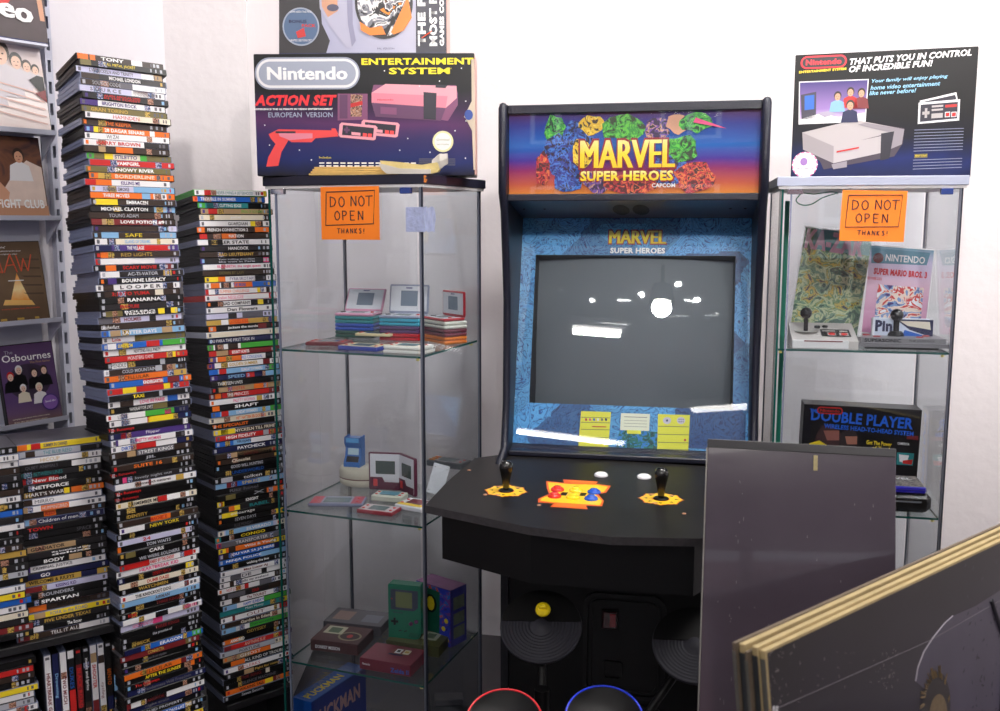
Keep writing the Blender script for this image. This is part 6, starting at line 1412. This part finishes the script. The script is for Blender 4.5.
for i,(th,dx,dz,e,lb) in enumerate(((.0085,0,0,CE,'dark night-sky poster panel with tree shadow and figure, front of leaning stack'),(.009,-.004,.004,CE,'second cream-edged poster panel in the leaning stack'),(.005,-.013,-.002,CE2,'thin grey-edged poster panel in the middle of the leaning stack'),(.010,-.010,.006,CE,'cream-edged poster panel fourth in the leaning stack'),(.006,-.016,.008,CE2,'thin grey-edged poster panel at the back of the leaning stack'))):
    t,W_,L_=panel(i,off,th,dx,dz,e,None,lb); off+=th+.0006
    if i==0:
        mb=MB()
        PR=grad([(0,(24,22,30)),(.5,(46,42,54)),(.8,(42,37,44)),(1,(36,31,34))],'Z',L_-.45,L_,.22,noise=.35,nscale=5,name='night sky poster print',coat=.6)
        mb.flat([(.004,.004),(W_-.004,.004),(W_-.004,L_-.004),(.004,L_-.004)],-.0005,PR)
        M=t.matrix_world; Mi=M.inverted(); nf=(M.to_3x3()@Vector((0,-1,0)))
        def gp(px_,py_): q=Mi@atP(px_,py_,FC,nf); return q.x,q.z
        MO=mat((66,60,78),.3,var=.35,scale=8,name='pale moonlit print'); DKP=mat((40,34,36),.4,name='dark brown print'); TNP=mat((126,104,72),.5,var=.4,scale=60,name='tan print'); INKB=mat((34,32,42),.4,name='tree silhouette print')
        # moonlit area bounded by an arc
        arc_=[(915,681),(917,668),(923,652),(932,638),(944,623),(952,616)]
        mb.flat([gp(*p) for p in arc_]+[gp(975,606),gp(1000,590),gp(1000,711),gp(940,711),gp(925,690)],-.0009,MO)
        mb.tube([(gp(*p)[0],-.0010,gp(*p)[1]) for p in arc_],.0012,mat((176,170,180),.5,name='pale arc line'),n=4)
        # hairy round figure
        cxx,czz=gp(935,700)
        mb.ell(cxx,czz-.012,.048,.058,-.0013,DKP,26); 
        r_=random.Random(2)
        for k in range(46):
            a=r_.uniform(-.2,3.4); rr_=.048+r_.uniform(-.003,.009); mb.tube([(cxx+.040*math.cos(a),-.0016,czz-.012+.048*math.sin(a)),(cxx+rr_*math.cos(a+.1),-.0016,czz-.012+rr_*1.2*math.sin(a+.1))],.0007,TNP,n=4)
        mb.ell(cxx+.004,czz-.028,.03,.036,-.0016,mat((110,92,66),.5,var=.4,scale=120,name='mottled tan print'),20)
        # dark leaves on the right
        for k in range(150):
            x=r_.uniform(962,1012); y=r_.uniform(560,712)
            if r_.random()<(x-955)/60:
                u,v=gp(x,y); a=r_.uniform(0,3.1); s=r_.uniform(.003,.0075); mb.flat([(u-s*math.cos(a),v-s*math.sin(a)),(u+s*.35*math.sin(a),v-s*.35*math.cos(a)),(u+s*math.cos(a),v+s*math.sin(a)),(u-s*.35*math.sin(a),v+s*.35*math.cos(a))],-.0012,INKB)
        mb.tube([(gp(990,600)[0],-.0012,gp(990,600)[1]),(gp(1003,640)[0],-.0012,gp(1003,640)[1]),(gp(1000,711)[0],-.0012,gp(1000,711)[1])],.005,INKB,n=5)
        # seam line and scuffs
        mb.tube([(gp(770,711)[0],-.0012,gp(770,711)[1]),(gp(930,640)[0],-.0012,gp(930,640)[1]),(gp(1000,600)[0],-.0012,gp(1000,600)[1])],.0006,mat((110,104,112),.5,name='faint fold line'),n=4)
        for k in range(90):
            x=r_.choice((r_.gauss(776,6),r_.gauss(885,8),r_.uniform(770,900))); y=r_.uniform(645,705) if x<800 else r_.uniform(650,690)
            u,v=gp(x,y); 
            if u<.006: continue
            a=r_.uniform(0,3.1); s=r_.uniform(.001,.006); mb.tube([(u,-.0012,v),(u+s*math.cos(a),-.0012,v+s*math.sin(a))],.00025,mat((160,152,150),.6,name='pale scuff'),n=3)
        for dx in(0,3.2): mb.flat([gp(772+dx,706),gp(774+dx,705.4),gp(774+dx,713),gp(772+dx,713)],-.0013,cm('w'))
        mb.build('printed_poster',t)
t=None
# ================================================================= TOY DRUM KIT IN FRONT OF THE ARCADE
RUB=mat((46,46,54),.6,spec=.35,name='dark rubber'); RUB2=mat((6,6,8),.5,spec=.3,name='black rubber')
kc=atY(560,690,1.93)
t=thing('toy_drum_kit','black toy drum kit with cymbals and coloured-rim pads before the arcade','drum kit',(kc.x,kc.y,0),-.12)
ki=t.matrix_basis.inverted(); 
M0=Matrix.Translation((kc.x,kc.y,0))@Matrix.Rotation(-.12,4,'Z'); Mi0=M0.inverted()
def cymbal(cx,cy,Y,R_,nut,tilt=.95):
    c=Mi0@atY(cx,cy,Y)
    mb=MB(); mb.M=Matrix.Translation(c)@Matrix.Rotation(tilt,4,'X')
    prof=[(.001,.008),(R_*.16,.007),(R_*.2,.003)]
    k=9
    for i in range(k):
        r0=R_*(.24+.72*i/k); prof+=[(r0,.0032),(r0+R_*.02,.0012),(r0+R_*.06,.0012),(r0+R_*.072,.0032)]
    prof+=[(R_*.985,.0028),(R_,.0),(R_*.985,-.006),(.001,-.007)]
    mb.lathe(prof,(0,0,0),RUB,48)
    o=mb.build('cymbal_pad',t)
    # smooth upper half
    mb=MB(); mb.M=Matrix.Translation(c)@Matrix.Rotation(tilt,4,'X')
    n=30; a0,a1=math.radians(8),math.radians(176); P=[(.0,-.0)]
    vs=[(R_*.98*math.cos(a0+(a1-a0)*i/n),R_*.98*math.sin(a0+(a1-a0)*i/n)) for i in range(n+1)]
    mb.prism(vs,.0034,.0048,2,RUB2); mb.build('smooth_half',o)
    if nut:
        mb=MB(); q=Mi0@atY(nut[0],nut[1],Y-.02); mb.M=Matrix.Translation(q)@Matrix.Rotation(tilt*1.2,4,'X'); NU=mat((250,222,20),.35,name='yellow plastic')
        mb.lathe([(.015,0),(.0165,.002),(.015,.006),(.009,.009)],(0,0,0),NU,22); mb.box(-.0085,.0085,-.003,.003,.007,.020,NU,.002); mb.build('wing_nut',o)
    return c
c1=cymbal(541,626,1.98,.088,(543,610),.62); c2=cymbal(695,645,1.95,.090,None,.62)
def pad(cx,cy,Y,R_,col,nm,tilt=.42):
    c=Mi0@atY(cx,cy,Y); mb=MB(); Mx=Matrix.Translation(c)@Matrix.Rotation(tilt,4,'X'); mb.M=Mx
    mb.lathe([(R_*.97,-.03),(R_*.99,.0),(R_*.96,.004),(R_*.93,.004),(R_*.92,.001),(.002,.0015)],(0,0,0),RUB2,44); o=mb.build('drum_pad',t)
    mb=MB(); mb.M=Mx
    mb.tube([(R_*.965*math.cos(2*math.pi*i/48),R_*.965*math.sin(2*math.pi*i/48),.0045) for i in range(49)],.0022,mat(col,.3,name='coloured rim'),n=6,cap=False); r=mb.build('rim_ring',o); r['label']=nm+' rim ring'
    return c
p1=pad(504,722,1.80,.078,(226,50,60),'red'); p2=pad(604,719,1.78,.078,(30,60,226),'blue'); p3=pad(410,735,1.83,.078,(240,210,40),'yellow') if False else None
fr=MB(); PL=mat((9,9,11),.4,spec=.3,name='black tube')
fr.tube([(p1.x-.06,p1.y+.07,p1.z-.045),(p2.x+.08,p2.y+.07,p2.z-.045)],.014,PL,n=12)
fr.build('cross_bar',t)
for x in(p1.x+.02,p2.x+.06):
    mb=MB(); mb.tube([(x,p1.y+.07,p1.z-.05),(x,p1.y+.10,.02)],.013,PL,n=12); mb.tube([(x,p1.y-.12,.014),(x,p1.y+.20,.014)],.013,PL,n=12); mb.build('stand_leg',t)
mb=MB(); mb.tube([(c1.x,c1.y+.012,c1.z-.01),(c1.x+.012,p1.y+.09,p1.z-.04)],.009,PL,n=12); mb.lathe([(.016,0),(.016,.05)],(c1.x+.010,p1.y+.088,p1.z-.02),PL,14); mb.build('cymbal_arm',t)
mb=MB(); mb.tube([(c2.x,c2.y+.012,c2.z-.01),(p2.x+.07,p1.y+.09,p1.z-.04)],.009,PL,n=12); mb.build('cymbal_arm',t)
